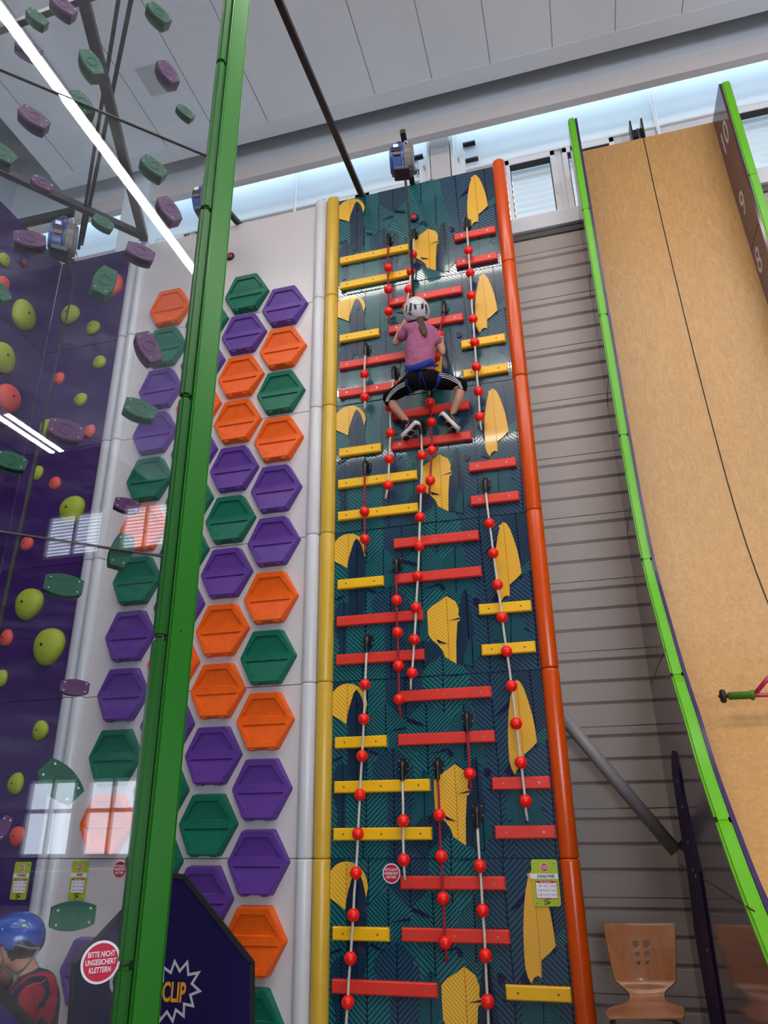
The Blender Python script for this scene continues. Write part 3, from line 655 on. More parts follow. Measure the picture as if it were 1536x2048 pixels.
# ================================================================== ROPES
ropes = [
 ('w', (934, 446), [(937, 501.4), (940.3, 545.8), (942.9, 591.3), (946, 638), (949.5, 684.8), (952.9, 733.5), (957, 783), (959.5, 833.6)], (963, 859.7), 'white rope with eight red balls, upper one beside the orange tube'),
 ('r', (778, 478.5), [(776.7, 535.5), (777, 579.3), (777.5, 622.9)], (778.4, 646), 'crimson rope with three red balls at the top left of the jungle wall'),
 ('w', (829, 468.4), [(825.7, 509), (822, 543.5), (817.7, 578.7), (813.4, 613.7)], (811, 642), 'white rope hanging down to the climber\'s helmet'),
 ('r', (888.7, 613.7), [(878.4, 670.4), (871.5, 715.4)], (866, 745), 'crimson rope slanting to the climber\'s right hand'),
 ('w', (733, 697.7), [(728.8, 748.4), (729.4, 795)], (730, 817), 'white rope with two red balls left of the climber'),
 ('w', (789, 744), [(779.5, 815), (781, 866), (778.4, 918.4), (776, 970.6)], (772.4, 997), 'white rope with red balls passing behind the climber\'s left knee'),
 ('r', (859, 778), [(859.8, 805), (863, 843.7), (863.8, 901), (860.6, 961.4)], (858.6, 989), 'crimson rope with four red balls hanging between the climber\'s feet'),
 ('w', (844, 854), [(844, 911), (842, 977.8), (840, 1034.5), (838.6, 1092.4), (835.7, 1152.5), (832, 1215), (828.5, 1279.3), (824, 1346)], (820, 1379), 'long white rope with eight red balls starting under climber\'s left foot'),
 ('r', (732.5, 933.3), [(729, 1023), (729.7, 1078)], (731, 1106.7), 'crimson rope with two red balls over a long yellow bar'),
 ('r', (794.7, 1126.8), [(793.2, 1200.3), (795, 1264.6), (796.6, 1331.4), (798, 1398.8)], (800, 1434), 'crimson rope with four red balls at mid height'),
 ('w', (971.5, 967.7), [(979, 1047), (986.6, 1106.7), (995.2, 1169.7), (1004, 1234.7), (1013.4, 1303), (1023, 1372), (1032.6, 1447), (1041.7, 1525), (1050.8, 1602)], (1054.4, 1641.6), 'white rope with nine red balls, lower one beside the orange tube'),
 ('w', (736, 1281.9), [(730, 1368.8), (727.6, 1438), (724, 1512), (720, 1589.5), (716, 1667.3), (711.8, 1746), (706.7, 1830), (700.9, 1916.7), (695.4, 2004.6)], (689, 2110), 'long white rope with red balls beside the yellow tube, running off the bottom'),
 ('w', (806.7, 1533), [(806.3, 1641.6), (807.5, 1719.8)], (810, 1759.7), 'white rope with two red balls above the round red sign'),
 ('r', (876.7, 1531), [(878.6, 1629.9), (882.5, 1712.8), (886, 1796.8), (890.7, 1885)], (892, 1925.7), 'crimson rope with four red balls over the lower yellow leaf'),
 ('r', (935, 1437), [(939.5, 1547.8)], (943, 1585), 'crimson rope with a single red ball'),
 ('w', (955, 1625), [(959.8, 1732), (965, 1821), (970.8, 1911), (975.5, 2003)], (980, 2120), 'white rope with red balls at the lower right, running off the bottom'),
]
for col, br, bl, end, lab in ropes:
    b = WY(*br, YJ-.03); t = thing('climbing_rope', lab, 'climbing rope', (b.x, YJ-.0125, b.z), 'ropes with red balls on the jungle wall')
    loc = lambda p: Vector(WY(p[0], p[1], YJ-.095)) - Vector(t.location)
    # bracket: plate + hood
    bm = bmesh.new()
    pts = [(-.036, 0, .05), (.036, 0, .05), (.042, 0, -.01), (.026, 0, -.055), (-.026, 0, -.055), (-.042, 0, -.01)]
    prism(bm, [Vector(p) for p in pts], (0, -.012, 0)); bmesh.ops.bevel(bm, geom=[e for e in bm.edges], offset=.004, segments=2, affect='EDGES')
    tube(bm, [(0, -.01, .04), (0, -.035, .03), (0, -.05, 0), (0, -.058, -.03), (0, -.058, -.095)], [.016, .02, .02, .017, .016], 12)
    o = obj('bracket', bm, m_black, t); autosmooth(o, 45)
    for x, z in ((-.028, .038), (.028, .038), (-.032, -.018), (.032, -.018)):
        bm = bmesh.new(); ball(bm, Vector((x, -.013, z)), .0055, seg=8); obj('bolt', bm, m_steel, o, True)
    bl3 = [loc(p) for p in bl]; e3 = loc(end)
    start = Vector((0, -.058, -.09)); pts = [start]
    allp = bl3+[e3]
    for q in allp:
        p0 = pts[-1]
        pts.append(p0.lerp(q, .5)+Vector((random.uniform(-.003, .003), 0, 0))); pts.append(q)
    pts[-1] += Vector((random.uniform(-.006, .006), 0, 0))
    bm = bmesh.new(); tube(bm, pts, .0085, 10); obj('rope', bm, m_ropew if col == 'w' else m_roper, t, True)
    for q in bl3:
        bm = bmesh.new(); ball(bm, Vector((0, 0, 0)), .041, seg=24, sc=(1, 1, 1.0)); obj('ball', bm, m_ball, t, True, loc=q)

# red light buttons on top of each lane
def buzzer(p, nrm, lab):
    t = thing('finish_buzzer', lab, 'button', p); s, u = frame(nrm)
    M4 = basis(Vector((0, 0, 0)), s, u, s.cross(u)) if s.cross(u).dot(nrm) > 0 else basis(Vector((0, 0, 0)), u, s, u.cross(s))
    bm = bmesh.new(); lathe(bm, [(.047, 0), (.047, .012), (.04, .02), (.03, .02), (.03, .01)], M4, 24); obj('bezel', bm, m_black, t)
    bm = bmesh.new(); lathe(bm, [(.029, .005), (.029, .02), (.02, .028), (.004, .03)], M4, 20); obj('push_button', bm, mat('button_red', (190, 20, 50), .35), t)
buzzer(WY(828, 436, YJ-.014), Vector((0, -1, 0)), 'round red and black button near the top of the jungle wall')
buzzer(WY(461, 514, YJ), Vector((0, -1, 0)), 'round red and black button near the top of the white wall')
buzzer(WX(47, 527, -5.104), Vector((1, 0, 0)), 'round red and black button near the top of the far left violet wall')
#PART2
# ================================================================== ROUND HOLDS ON THE VIOLET WALLS
peb = [('L', 8, 520, 14), ('L', 45, 631, 30), ('L', 142, 630, 21), ('L', 187, 656, 15), ('L', 200, 725, 15), ('L', 2, 715, 32), ('L', 162, 800, 15), ('L', 146, 1020, 29),
       ('L', 75, 946, 14), ('L', 97, 856, 19), ('L', 60, 1208, 32), ('L', 100, 1293, 35), ('L', 2, 1357, 17), ('L', 82, 1461, 18), ('L', 33, 1567, 19),
       ('C', 226, 572, 25), ('C', 6, 567, 15), ('C', 119, 757, 13), ('C', 15, 797, 30), ('C', 180, 863, 14), ('C', 111, 967, 14), ('C', 55, 1088, 15), ('C', 14, 1276, 16), ('C', 35, 1672, 17)]
cnt = {'L': 0, 'C': 0}
peb.sort(key=lambda q: q[2])
for c, x, y, rp in peb:
    pA = WY(x, y, YJ)
    side = pA.x < -5.12
    p = WX(x, y, -5.104) if side else WY(x, y, YJ-.001)
    r = rp*depth(p)/F; nrm = Vector((1, 0, 0)) if side else Vector((0, -1, 0))
    if side and p.y < 3.75: p.y = 3.75
    bm = bmesh.new(); s, u = frame(nrm); rot = random.uniform(0, 6)
    g = bmesh.ops.create_uvsphere(bm, u_segments=28, v_segments=16, radius=1)
    ex, ez = random.uniform(.93, 1.0), random.uniform(1.0, 1.12)
    for v in bm.verts:
        q = v.co.copy(); k = 1+.035*sin(3*math.atan2(q.y, q.x)+rot)
        hgt = max(q.z, -0.05); hgt = hgt**.8 if hgt > 0 else hgt
        v.co = s*(q.x*r*ex*k)+u*(q.y*r*ez*k)+nrm*(hgt*r*.62)
    o = obj('round_hold', bm, m_lime if c == 'L' else m_coral, None, True, loc=p)
    bm = bmesh.new(); lathe(bm, [(r*.09, -.02), (r*.09, 0.004), (r*.05, 0.004)], basis(nrm*(r*.60)+s*(r*.1), s, u, nrm), 10); obj('bolt', bm, m_black, o)
    nm = 'lime green' if c == 'L' else 'coral red'
    tag(o, '%s round hold on the violet wall, %s of the %s ones' % (nm, ordn[cnt[c]] if cnt[c] < 14 else 'lowest', 'lime' if c == 'L' else 'coral'), 'climbing hold', 'round holds on the violet walls'); cnt[c] += 1

UZ = Vector((0, 0, 1))
# ================================================================== CLEAR WALL, POLE AND ITS HOLDS
T1 = Vector((1, 1, 0)).normalized(); NB = Vector((-1, 1, 0)).normalized()    # along the clear wall / away from the camera
pole0 = Vector((-1.745, 2.72, 0))
cw = thing('clear_climbing_wall', 'clear acrylic climbing wall at the left with green pole edge', 'climbing wall', pole0)
SE = [0.02, 1.33, 2.59, 5.05, 7.3]
for a, b in zip(SE, SE[1:]):
    bm = bmesh.new(); M4 = basis(Vector((0, 0, 0)), -T1, NB, Vector((0, 0, 1)))
    box(bm, (0.0, -0.006, a+.002), (2.1, 0.006, b-.002), M4=M4); bmesh.ops.recalc_face_normals(bm, faces=bm.faces)
    obj('clear_panel', bm, m_glass, cw)
for z in (2.59, 5.05):
    bm = bmesh.new(); box(bm, (0.0, -0.008, z-.0035), (2.1, 0.008, z+.0035), M4=basis(Vector((0, 0, 0)), -T1, NB, Vector((0, 0, 1)))); bmesh.ops.recalc_face_normals(bm, faces=bm.faces)
    obj('joint_strip', bm, m_truss, cw)
# trim: rounded segments along the clear panel edge, then the square pole
Mp = basis(Vector((0, 0, 0)), T1, NB, Vector((0, 0, 1)))
zsg = [0.02, 1.01, 2.22, 3.42, 4.64, 5.84, 7.05, 7.4]
for a, b in zip(zsg, zsg[1:]):
    bm = bmesh.new(); box(bm, (-0.012, -0.034, a+.003), (0.040, 0.034, b-.003), M4=Mp)
    bmesh.ops.recalc_face_normals(bm, faces=bm.faces)
    bmesh.ops.bevel(bm, geom=[e for e in bm.edges], offset=.013, segments=4, affect='EDGES'); o = obj('edge_trim', bm, m_polet, cw); autosmooth(o, 50)
bm = bmesh.new(); box(bm, (0.043, -0.052, 0.0), (0.150, 0.055, 7.5), M4=Mp); bmesh.ops.recalc_face_normals(bm, faces=bm.faces)
bmesh.ops.bevel(bm, geom=[e for e in bm.edges], offset=.009, segments=3, affect='EDGES'); o = obj('pole', bm, m_pole, cw); autosmooth(o, 50)
q = WY(362, 1259, 2.72); hz = q.z
bm = bmesh.new(); lathe(bm, [(.0045, 0), (.0045, .002)], basis(T1*.09-NB*.0525+Vector((0, 0, hz)), T1, Vector((0, 0, 1)), -NB), 10); obj('screw_hole', bm, m_black, cw)

grips = [ # colour, px x, y, angle, px length, small
 ('G', 75, 32, -25, 48, 0), ('P', 128, 8, -25, 58, 0), ('P', 58, 93, -10, 58, 0), ('G', 184, 123, -55, 56, 0), ('P', 337, 142, -50, 52, 0), ('G', 319, 24, -35, 54, 0), ('G', 165, 203, -50, 56, 0), ('P', 69, 232, -22, 66, 0), ('G', 372, 222, -30, 40, 1), ('G', 3, 302, -25, 66, 0), ('G', 309, 331, -28, 58, 0), ('P', 85, 365, -18, 48, 1), ('G', 207, 443, -18, 46, 1), ('P', 340, 416, -50, 56, 0), ('P', 60, 476, 12, 66, 0), ('P', 282, 502, -8, 60, 0), ('G', 210, 560, 78, 54, 0), ('G', 3, 582, -50, 44, 0), ('P', 299, 692, -58, 64, 0), ('G', 282, 816, -8, 67, 0), ('P', 133, 858, -6, 74, 0), ('P', 0, 828, -35, 50, 0), ('G', 22, 920, -8, 66, 0), ('P', 255, 1009, -4, 52, 1), ('G', 244, 1100, 80, 66, 0), ('G', 128, 1169, -3, 78, 0), ('P', 150, 1374, -2, 58, 1), ('G', 122, 1563, -42, 92, 0), ('P', 6, 1655, 70, 40, 1), ('G', 147, 1833, 0, 89, 0)]
def grip_mesh(m, small):
    L, W, D = (0.13, 0.074, 0.06) if small else (0.165, 0.100, 0.088)
    bm = bmesh.new()
    # barrel outline in (x,z); y is away from the clear wall
    out = []
    nn = 9
    for i in range(nn): t = -1+2*i/(nn-1); out.append((t*L/2, (W/2)*(1-.36*t*t)))
    for i in range(nn): t = 1-2*i/(nn-1); out.append((t*L/2, -(W/2)*(1-.36*t*t)))
    rings = []
    for (y, sx, sz, dz) in ((0, 1, 1, 0), (.004, 1.015, 1.03, 0), (D*.14, 1.0, 1.02, 0), (D*.86, .95, .99, 0), (D, .88, .90, 0)):
        rings.append([bm.verts.new((x*sx, y, z*sz+dz)) for x, z in out])
    for r0, r1 in zip(rings, rings[1:]):
        for i in range(len(out)): bm.faces.new((r0[i], r0[(i+1) % len(out)], r1[(i+1) % len(out)], r1[i]))
    f0 = bm.faces.new(list(reversed(rings[0]))); f1 = bm.faces.new(rings[-1])
    bmesh.ops.recalc_face_normals(bm, faces=bm.faces)
    bm.normal_update(); bm.faces.ensure_lookup_table()
    low = [f for f in bm.faces if f.normal.z < -.7 and D*.2 < f.calc_center_median().y < D*.75 and abs(f.calc_center_median().x) < L*.44]
    if low:
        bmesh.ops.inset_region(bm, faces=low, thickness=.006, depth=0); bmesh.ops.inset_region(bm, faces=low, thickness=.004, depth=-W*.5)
    # scooped cavity on the underside / back
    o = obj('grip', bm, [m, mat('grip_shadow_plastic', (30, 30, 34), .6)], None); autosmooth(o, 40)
    # ring recess and bolts on the base
    kids = []
    bm = bmesh.new(); lathe(bm, [(W*.30, .0005), (W*.30, -.003), (W*.255, -.003), (W*.255, .0005)], Matrix.Rotation(-pi/2, 4, 'X'), 24, cap=False); bmesh.ops.recalc_face_normals(bm, faces=bm.faces)
    kids.append(obj('base_ring', bm, m, o))
    for sx, sz in ((-1, 1), (1, 1), (-1, -1), (1, -1)):
        bm = bmesh.new(); x, z = sx*L*.37, sz*W*.25
        lathe(bm, [(.0048, 0), (.0048, -.003), (.003, -.004), (.003, -.001)], Matrix.Translation((x, 0, z)) @ Matrix.Rotation(-pi/2, 4, 'X'), 10); bmesh.ops.recalc_face_normals(bm, faces=bm.faces)
        kids.append(obj('bolt', bm, m_steel, o))
    return o, kids
gp = {}; gc = {'G': 0, 'P': 0}
grips.sort(key=lambda g: g[2])
for c, x, y, ang, scl, small in grips:
    key = (c, small); mm = m_hg if c == 'G' else m_hp
    if key not in gp: o, kids = grip_mesh(mm, small); gp[key] = (o, kids)
    else:
        o0, k0 = gp[key]; o = o0.copy(); COL.objects.link(o)
        for k in k0: kk = k.copy(); COL.objects.link(kk); kk.parent = o
    p = WP(x, y, -.012*1.4142)
    ax = T1*cos(radians(ang))+UZ*sin(radians(ang)); Lm = .13 if small else .165
    def pjx(v): d = v-CAM; return Vector((d.dot(RGT)/d.dot(FWD), d.dot(UPV)/d.dot(FWD)))*F
    scl = scl/((pjx(p+ax*Lm/2)-pjx(p-ax*Lm/2)).length)
    scl = min(max(scl, .6), 1.5)
    R = Matrix((T1, NB, Vector((0, 0, 1)))).transposed().to_4x4() @ Matrix.Rotation(-radians(ang), 4, 'Y')
    o.matrix_world = Matrix.Translation(p) @ R @ Matrix.Diagonal((scl, scl, scl, 1))
    i = gc[c]; gc[c] += 1
    seq = (ordn + ['fifteenth from the top', 'sixteenth from the top', 'lowest'])[i]
    tag(o, '%s %s hold behind the clear panel, %s%s' % ('green' if c == 'G' else 'plum', 'small' if small else 'barrel-shaped', seq, ' of the '+('green' if c == 'G' else 'plum')+' ones' if seq != 'x' else ''), 'climbing hold', 'holds bolted to the clear panel')

# ================================================================== SIGNS
def no_climb_disc(name, p, xax, nrm, r, parent, nm=True):
    z = Vector((0, 0, 1)); M4 = basis(p, xax, z, nrm)
    bm = bmesh.new(); lathe(bm, [(r, 0), (r, .003), (r*.99, .004)], M4, 40); o = obj(name, bm, m_signwhite, parent)
    bm = bmesh.new(); lathe(bm, [(r*.88, .003), (r*.88, .0045)], M4, 40); obj('red_field', bm, m_signred, o)
    for i, s in enumerate(('BITTE NICHT', 'UNGESICHERT', 'KLETTERN')):
        txt('lettering', s, r*.36, basis(p+z*(r*(.36-.36*i))+nrm*.0055, xax, z, nrm), m_signwhite, o, xs=.66, extr=.0004, bold=r*.006)
    return o
XA = Vector((1, 0, 0)); NY = Vector((0, -1, 0)); UZ = Vector((0, 0, 1))
tag(no_climb_disc('warning_sign', WY(783, 1747, YJ-.0135), XA, NY, .062, None), 'round red sign with white words under a yellow bar on jungle wall', 'sign')
tag(no_climb_disc('warning_sign', WY(240, 1739, YJ-.001), XA, NY, .062, None), 'small round red sign on white wall seen through the clear panel', 'sign')
tag(no_climb_disc('warning_sign', WP(201, 1924, .006*1.4142+.001), T1, -NB, .068, None), 'larger round red sign stuck on the clear panel beside the pole', 'sign')
def placard(p, title, w, h, lab, tear=False):
    t = thing('challenge_sign', lab, 'sign', p)
    bm = bmesh.new(); pts = []
    r = w*.1
    for cx, cz, a0 in ((w/2-r, h/2-r, 0), (-w/2+r, h/2-r, 90), (-w/2+r, -h/2+r, 180), (w/2-r, -h/2+r, 270)):
        for k in range(5): a = radians(a0+k*22.5); pts.append(Vector((cx+cos(a)*r, 0, cz+sin(a)*r)))
    prism(bm, pts, (0, -.006, 0)); obj('plate', bm, m_signlime, t)
    no_climb_disc('warning_disc', Vector((0, -.0062, h*.33)), XA, NY, w*.16, t)
    bm = bmesh.new(); box(bm, (-w/2-(.012 if tear else 0), -.0075, h*.08), (w/2-.004, -.0062, h*.19)); o = obj('title_band', bm, m_signwhite, t)
    txt('lettering', title, h*.085, basis(Vector((w*.03, -.0078, h*.135)), XA, UZ, NY), m_signdark, o, xs=.75, bold=.0006)
    bm = bmesh.new(); box(bm, (-w*.40, -.0072, -h*.34), (w*.42, -.0062, h*.03)); o = obj('rule_frame', bm, m_signred, t)
    bm = bmesh.new(); box(bm, (-w*.38, -.0078, -h*.325), (w*.40, -.0070, h*.0)); obj('rule_panel', bm, m_signwhite, o)
    bm = bmesh.new(); box(bm, (-w*.32, -.0084, -h*.01), (w*.30, -.0070, h*.04)); obj('rule_header', bm, m_signred, o)
    txt('lettering', 'Die Challenge', h*.05, basis(Vector((0, -.0087, h*.013)), XA, UZ, NY), m_signwhite, o, xs=.9)
    for i, (a, b, c) in enumerate((('1', 1.6, '10 Punkte'), ('2', 2.8, '15 Punkte'), ('3', 2.6, '20 Punkte'))):
        z = -h*(.07+.095*i)
        txt('lettering', a, h*.05, basis(Vector((-w*.30, -.0081, z)), XA, UZ, NY), m_signdark, o)
        bm = bmesh.new(); box(bm, (-w*(.01+.05*b), -.0082, z-h*.004), (w*(-.01+.05*b), -.0079, z+h*.004)); obj('small_print', bm, m_signdark, o)
        txt('lettering', c, h*.036, basis(Vector((w*.28, -.0081, z)), XA, UZ, NY), m_signdark, o, xs=.8)
        bm = bmesh.new(); prism(bm, [Vector((-w*.23, -.0079, z+.006)), Vector((-w*.23, -.0079, z-.006)), Vector((-w*.18, -.0079, z))], (0, -.0004, 0)); obj('arrow', bm, m_signdark, o)
    rr = Matrix.Rotation(radians(25), 4, 'Z')
    for s, dz in (("CLIP 'N", .013), ('CLIMB', -.006)):
        txt('lettering', s, h*.065, basis(Vector((0, -.0065, -h*.415+dz)), XA, UZ, NY) @ Matrix.Rotation(radians(22), 4, 'Z'), m_signdark, t, xs=.8, bold=.0008)
    for x, z in ((-w*.38, h*.42), (w*.38, h*.42), (-w*.38, -h*.43), (w*.38, -h*.43)):
        bm = bmesh.new(); ball(bm, Vector((x, -.0065, z)), .006, seg=10, sc=(1, .7, 1)); obj('screw', bm, m_steel, t, True)
p1, p2 = WY(1060, 1723, YJ-.0135), WY(1112, 1807, YJ-.0135)
pc = WY(1091.5, 1765, YJ-.0135)
placard(pc, 'JUNGLE VINES', .166, .268, 'lime green notice titled jungle vines by the orange tube', True)
placard(WY(158, 1760, YJ-.001), 'HEXED', .145, .26, 'lime green notice titled hexed seen through the clear panel')
placard(WY(42, 1761, YJ-.001), 'CORNERED', .145, .26, 'lime green notice on the violet wall seen through the clear panel')

# ================================================================== BELAY GATE (navy vinyl triangle)
YG = 4.4
def cloth_gate(name, pts, Y, lab, edge_w, skip=()):
    base = thing(name, lab, 'gate', (0, Y, 0))
    P3 = [Vector((p.x, 0, p.z)) for p in pts]
    bm = bmesh.new(); prism(bm, P3, (0, .03, 0)); obj('vinyl_cover', bm, m_navycloth, base)
    bm = bmesh.new(); n = len(P3)
    for i in range(n):
        if i in skip: continue
        tube(bm, [P3[i]+Vector((0, -.004, 0)), P3[(i+1) % n]+Vector((0, -.004, 0))], 0, rect=(edge_w, .014))
    obj('webbing_edge', bm, m_edgeblk, base); return base
gpx = [(343, 1750), (370, 1754), (505, 1925), (505, 2048), (505, 2290), (128, 2290), (140, 2048), (149, 1926), (248, 1821)]
gp3 = [WY(x, y, YG) for x, y in gpx]
for v in gp3:
    if v.z < .06: v.z = .02
gp3[4] = Vector((gp3[3].x, YG, .02)); gp3[5] = Vector((gp3[6].x, YG, .02))
gate = cloth_gate('belay_gate', gp3, YG, 'navy vinyl belay gate with starburst logo below the hexagon wall', .006, skip=(4,))
def gpt(x, y, off=.0): v = WY(180+x/6.4, 1850+y/6.4, YG); return Vector((v.x, -.001-off, v.z))
zig = [(935, 690), (940, 540), (1035, 610), (1085, 465), (1150, 590), (1245, 475), (1260, 635), (1390, 610), (1305, 750), (1405, 845), (1285, 895), (1320, 1035), (1205, 1010), (1200, 1165), (1100, 1085), (1060, 1230), (985, 1110), (895, 1225), (870, 1055),
       (800, 1150), (760, 1020), (650, 1060), (680, 930), (560, 900), (660, 810), (570, 700), (690, 700), (680, 560), (780, 640), (850, 520)]
bm = bmesh.new(); n = len(zig); zc = gpt(965, 850)
pp_ = [gpt(*q) for q in zig]; inn = []
for i in range(n):
    a, b, c = pp_[i-1], pp_[i], pp_[(i+1) % n]; d1 = (b-a).normalized(); d2 = (c-b).normalized(); n1 = Vector((-d1.z, 0, d1.x)); n2 = Vector((-d2.z, 0, d2.x)); mm = (n1+n2).normalized(); inn.append(mm*min(.022, .0068/max(.2, mm.dot(n1))))
vo = [bm.verts.new(p+m) for p, m in zip(pp_, inn)]; vi = [bm.verts.new(p-m) for p, m in zip(pp_, inn)]
for i in range(n): bm.faces.new((vo[i], vo[(i+1) % n], vi[(i+1) % n], vi[i]))
for f in bm.faces: f.smooth = False
obj('starburst_print', bm, m_grayprint, gate)
c0 = gpt(1075, 872, .001); hh = (gpt(0, 745)-gpt(0, 995)).length
for dz, mm_ in ((0, m_orangeprint),):
    txt('lettering', 'CLIP', hh*1.38, basis(c0, XA, UZ, NY), mm_, gate, xs=.56, extr=.0004, bold=.003)
# large pale letters running up the gate behind the pole
for s, x, y, sz in (("C", 400, 540, .13), ('O', 352, 740, .17), ('I', 335, 925, .10), ('l', 335, 1120, .30)):
    txt('lettering', s, sz, basis(gpt(x, y, .001), XA, UZ, NY), m_grayprint, gate, xs=.8, extr=.0004, bold=.004)
# second gate corner at the bottom left
g2 = [WY(x, y, 2.80) for x, y in ((-30, 1952), (66, 2056), (190, 2230))]
g2p = [Vector((g2[0].x-.25, 2.80, g2[0].z+.24)), g2[0], g2[1], g2[2], Vector((g2[2].x, 2.80, .02)), Vector((g2[0].x-.25, 2.80, .02))]
g2b = thing('belay_gate', 'violet padded gate corner with black edging at the bottom left', 'gate', (0, 2.80, 0))
P3 = [Vector((p.x, 0, p.z)) for p in g2p]
bm = bmesh.new(); prism(bm, P3, (0, .03, 0)); obj('vinyl_cover', bm, mat('violet_vinyl', (58, 30, 112), .4, bump=.3, bscale=5, var=.1), g2b)
bm = bmesh.new()
for i in range(3): tube(bm, [P3[i]+Vector((0, -.004, 0)), P3[i+1]+Vector((0, -.004, 0))], 0, rect=(.013, .012))
obj('webbing_edge', bm, m_edgeblk, g2b)
# low clear barrier rails
ba, bb_ = WY(44, 1858, 2.6), WY(247, 1867, 2.6)

# ================================================================== SLIDE
XS, XSR = 0.5, 1.865
edge = [(5.33, 7.73), (5.31, 6.9), (5.29, 6.2), (5.27, 5.5), (5.24, 4.9), (5.21, 4.3), (5.17, 3.8), (5.10, 3.4), (4.97, 3.0), (4.71, 2.61), (4.42, 2.215), (4.17, 1.95), (3.96, 1.70), (3.69, 1.463), (3.45, 1.274), (3.178, 1.10), (2.8, .90), (2.3, .70)]
woodc = [(5.73, 7.70), (5.71, 6.9), (5.66, 6.1), (5.58, 5.2), (5.48, 4.4), (5.36, 3.7), (5.22, 3.2), (5.02, 2.75), (4.78, 2.35), (4.48, 2.0), (4.12, 1.68), (3.75, 1.42), (3.3, 1.17), (2.85, .95), (2.35, .74)]
def spline(c, n=6):
    out = []
    for i in range(len(c)-1):
        p0 = c[max(i-1, 0)]; p1 = c[i]; p2 = c[i+1]; p3 = c[min(i+2, len(c)-1)]
        for k in range(n):
            t = k/n; out.append(tuple(.5*((2*p1[j])+(-p0[j]+p2[j])*t+(2*p0[j]-5*p1[j]+4*p2[j]-p3[j])*t*t+(-p0[j]+3*p1[j]-3*p2[j]+p3[j])*t**3) for j in (0, 1)))
    out.append(c[-1]); return out
edge = spline(edge, 4); woodc = spline(woodc, 4)
slide = thing('drop_slide', 'steep plywood drop slide with green edges at the right', 'slide', (XS, 0, 0))
def sheet(bm, x0, x1, poly, mi=0):
    prism(bm, [Vector((x0, y, z)) for y, z in poly], (x1-x0, 0, 0), mi)
def strip(bm, x0, x1, c, depth_, mi=0):       # a curved bar following the edge curve
    a = []; 
    for (y, z) in c: a.append([bm.verts.new(v) for v in ((x0, y, z), (x1, y, z), (x1, y+depth_, z+.0), (x0, y+depth_, z+.0))])
    for r0, r1 in zip(a, a[1:]):
        for k in range(4): bm.faces.new((r0[k], r0[(k+1) % 4], r1[(k+1) % 4], r1[k]))
    bm.faces.new(list(reversed(a[0]))); bm.faces.new(a[-1]); bmesh.ops.recalc_face_normals(bm, faces=bm.faces)
# plywood running surface (two sheets with a joint)
xm = 1.215
for x0, x1 in ((XS+.085, xm-.005), (xm+.005, XSR)):
    bm = bmesh.new(); strip(bm, x0-XS, x1-XS, [(y, z) for y, z in woodc], .05); o = obj('plywood_surface', bm, m_ply, slide); autosmooth(o, 40)
bm = bmesh.new(); strip(bm, xm-.006-XS, xm+.006-XS, [(y+.01, z) for y, z in woodc], .03); obj('joint', bm, m_signdark, slide)
# side walls
def side_poly(c, back=YB-.01, narrow=True):
    fr = [p for p in c]
    pts = fr[:]
    pts += [(2.3, .02), (back, .02), (back, 6.9)]
    if narrow: pts += [(5.62, 7.0), (5.62, 7.72)]
    else: pts += [(back, 7.72)]
    return pts
bm = bmesh.new(); poly = side_poly([(y+.03, z) for y, z in edge]); 
fs = prism(bm, [Vector((0.0, y, z)) for y, z in poly], (.03, 0, 0)); obj('side_sheet', bm, m_sheetp, slide)
bm = bmesh.new(); prism(bm, [Vector((.062, y, z)) for y, z in side_poly([(y+.012, z) for y, z in edge])], (.02, 0, 0)); obj('side_sheet', bm, m_violet, slide)
bm = bmesh.new(); prism(bm, [Vector((XSR-XS, y, z)) for y, z in side_poly([(y+.012, z) for y, z in edge], narrow=False)], (.03, 0, 0)); obj('side_sheet', bm, m_slidep, slide)
for x0, x1 in ((-.004, .060), (XSR-XS+.022, XSR-XS+.095)):
    ns = 0; i = 0; L = 0; seg = [edge[0]]; segs = []
    for a, b in zip(edge, edge[1:]):
        L += math.dist(a, b); seg.append(b)
        if L > 1.05: segs.append(seg); seg = [b]; L = 0
    if len(seg) > 1: segs.append(seg)
    for sg in segs:
        bm = bmesh.new(); s2 = sg[:]; a, b = s2[-2], s2[-1]; s2[-1] = (b[0]+(a[0]-b[0])*.03, b[1]+(a[1]-b[1])*.03)
        strip(bm, x0, x1, s2, .07); bmesh.ops.bevel(bm, geom=[e for e in bm.edges if abs((e.verts[0].co-e.verts[1].co).normalized().x) < .2 and len(e.link_faces) == 2 and e.calc_face_angle(0) > .7], offset=.01, segments=3, affect='EDGES')
        o = obj('edge_cap', bm, m_limeg, slide); autosmooth(o, 50)
# joints and rib on the outer side sheet
for z in (1.17, 2.385, 3.60, 4.81, 6.02):
    yf = min(y for y, zz in edge if abs(zz-z) < .16)+.05
    bm = bmesh.new(); box(bm, (-.002, yf, z-.003), (0.0, YB-.02, z+.003)); obj('sheet_joint', bm, m_black, slide)
rp = [WX(1000+a/2.866, 1500+b/2.866, XS-.01) for a, b in ((985, 4), (998, 14), (1020, 110), (1042, 250), (1100, 520), (1140, 700), (1205, 1130), (1275, 1570), (1330, 1900), (1262, 1900), (1205, 1570), (1115, 1050), (1075, 710), (1030, 440), (985, 130), (981, 40))]
bm = bmesh.new(); prism(bm, [Vector((-.010, v.y, max(v.z, .02))) for v in rp], (.009, 0, 0)); rib = obj('stiffening_rib', bm, mat('rib_violet', (30, 14, 54), .6, .2), slide)
for a, b in ((1020, 178), (1046, 327), (1078, 530), (1105, 688), (1122, 722), (1189, 1146)):
    v = WX(1000+a/2.866, 1500+b/2.866, XS-.011); bm = bmesh.new(); ball(bm, Vector((-.011, v.y, v.z)), .008, seg=8, sc=(.5, 1, 1)); obj('bolt', bm, m_steel, rib, True)
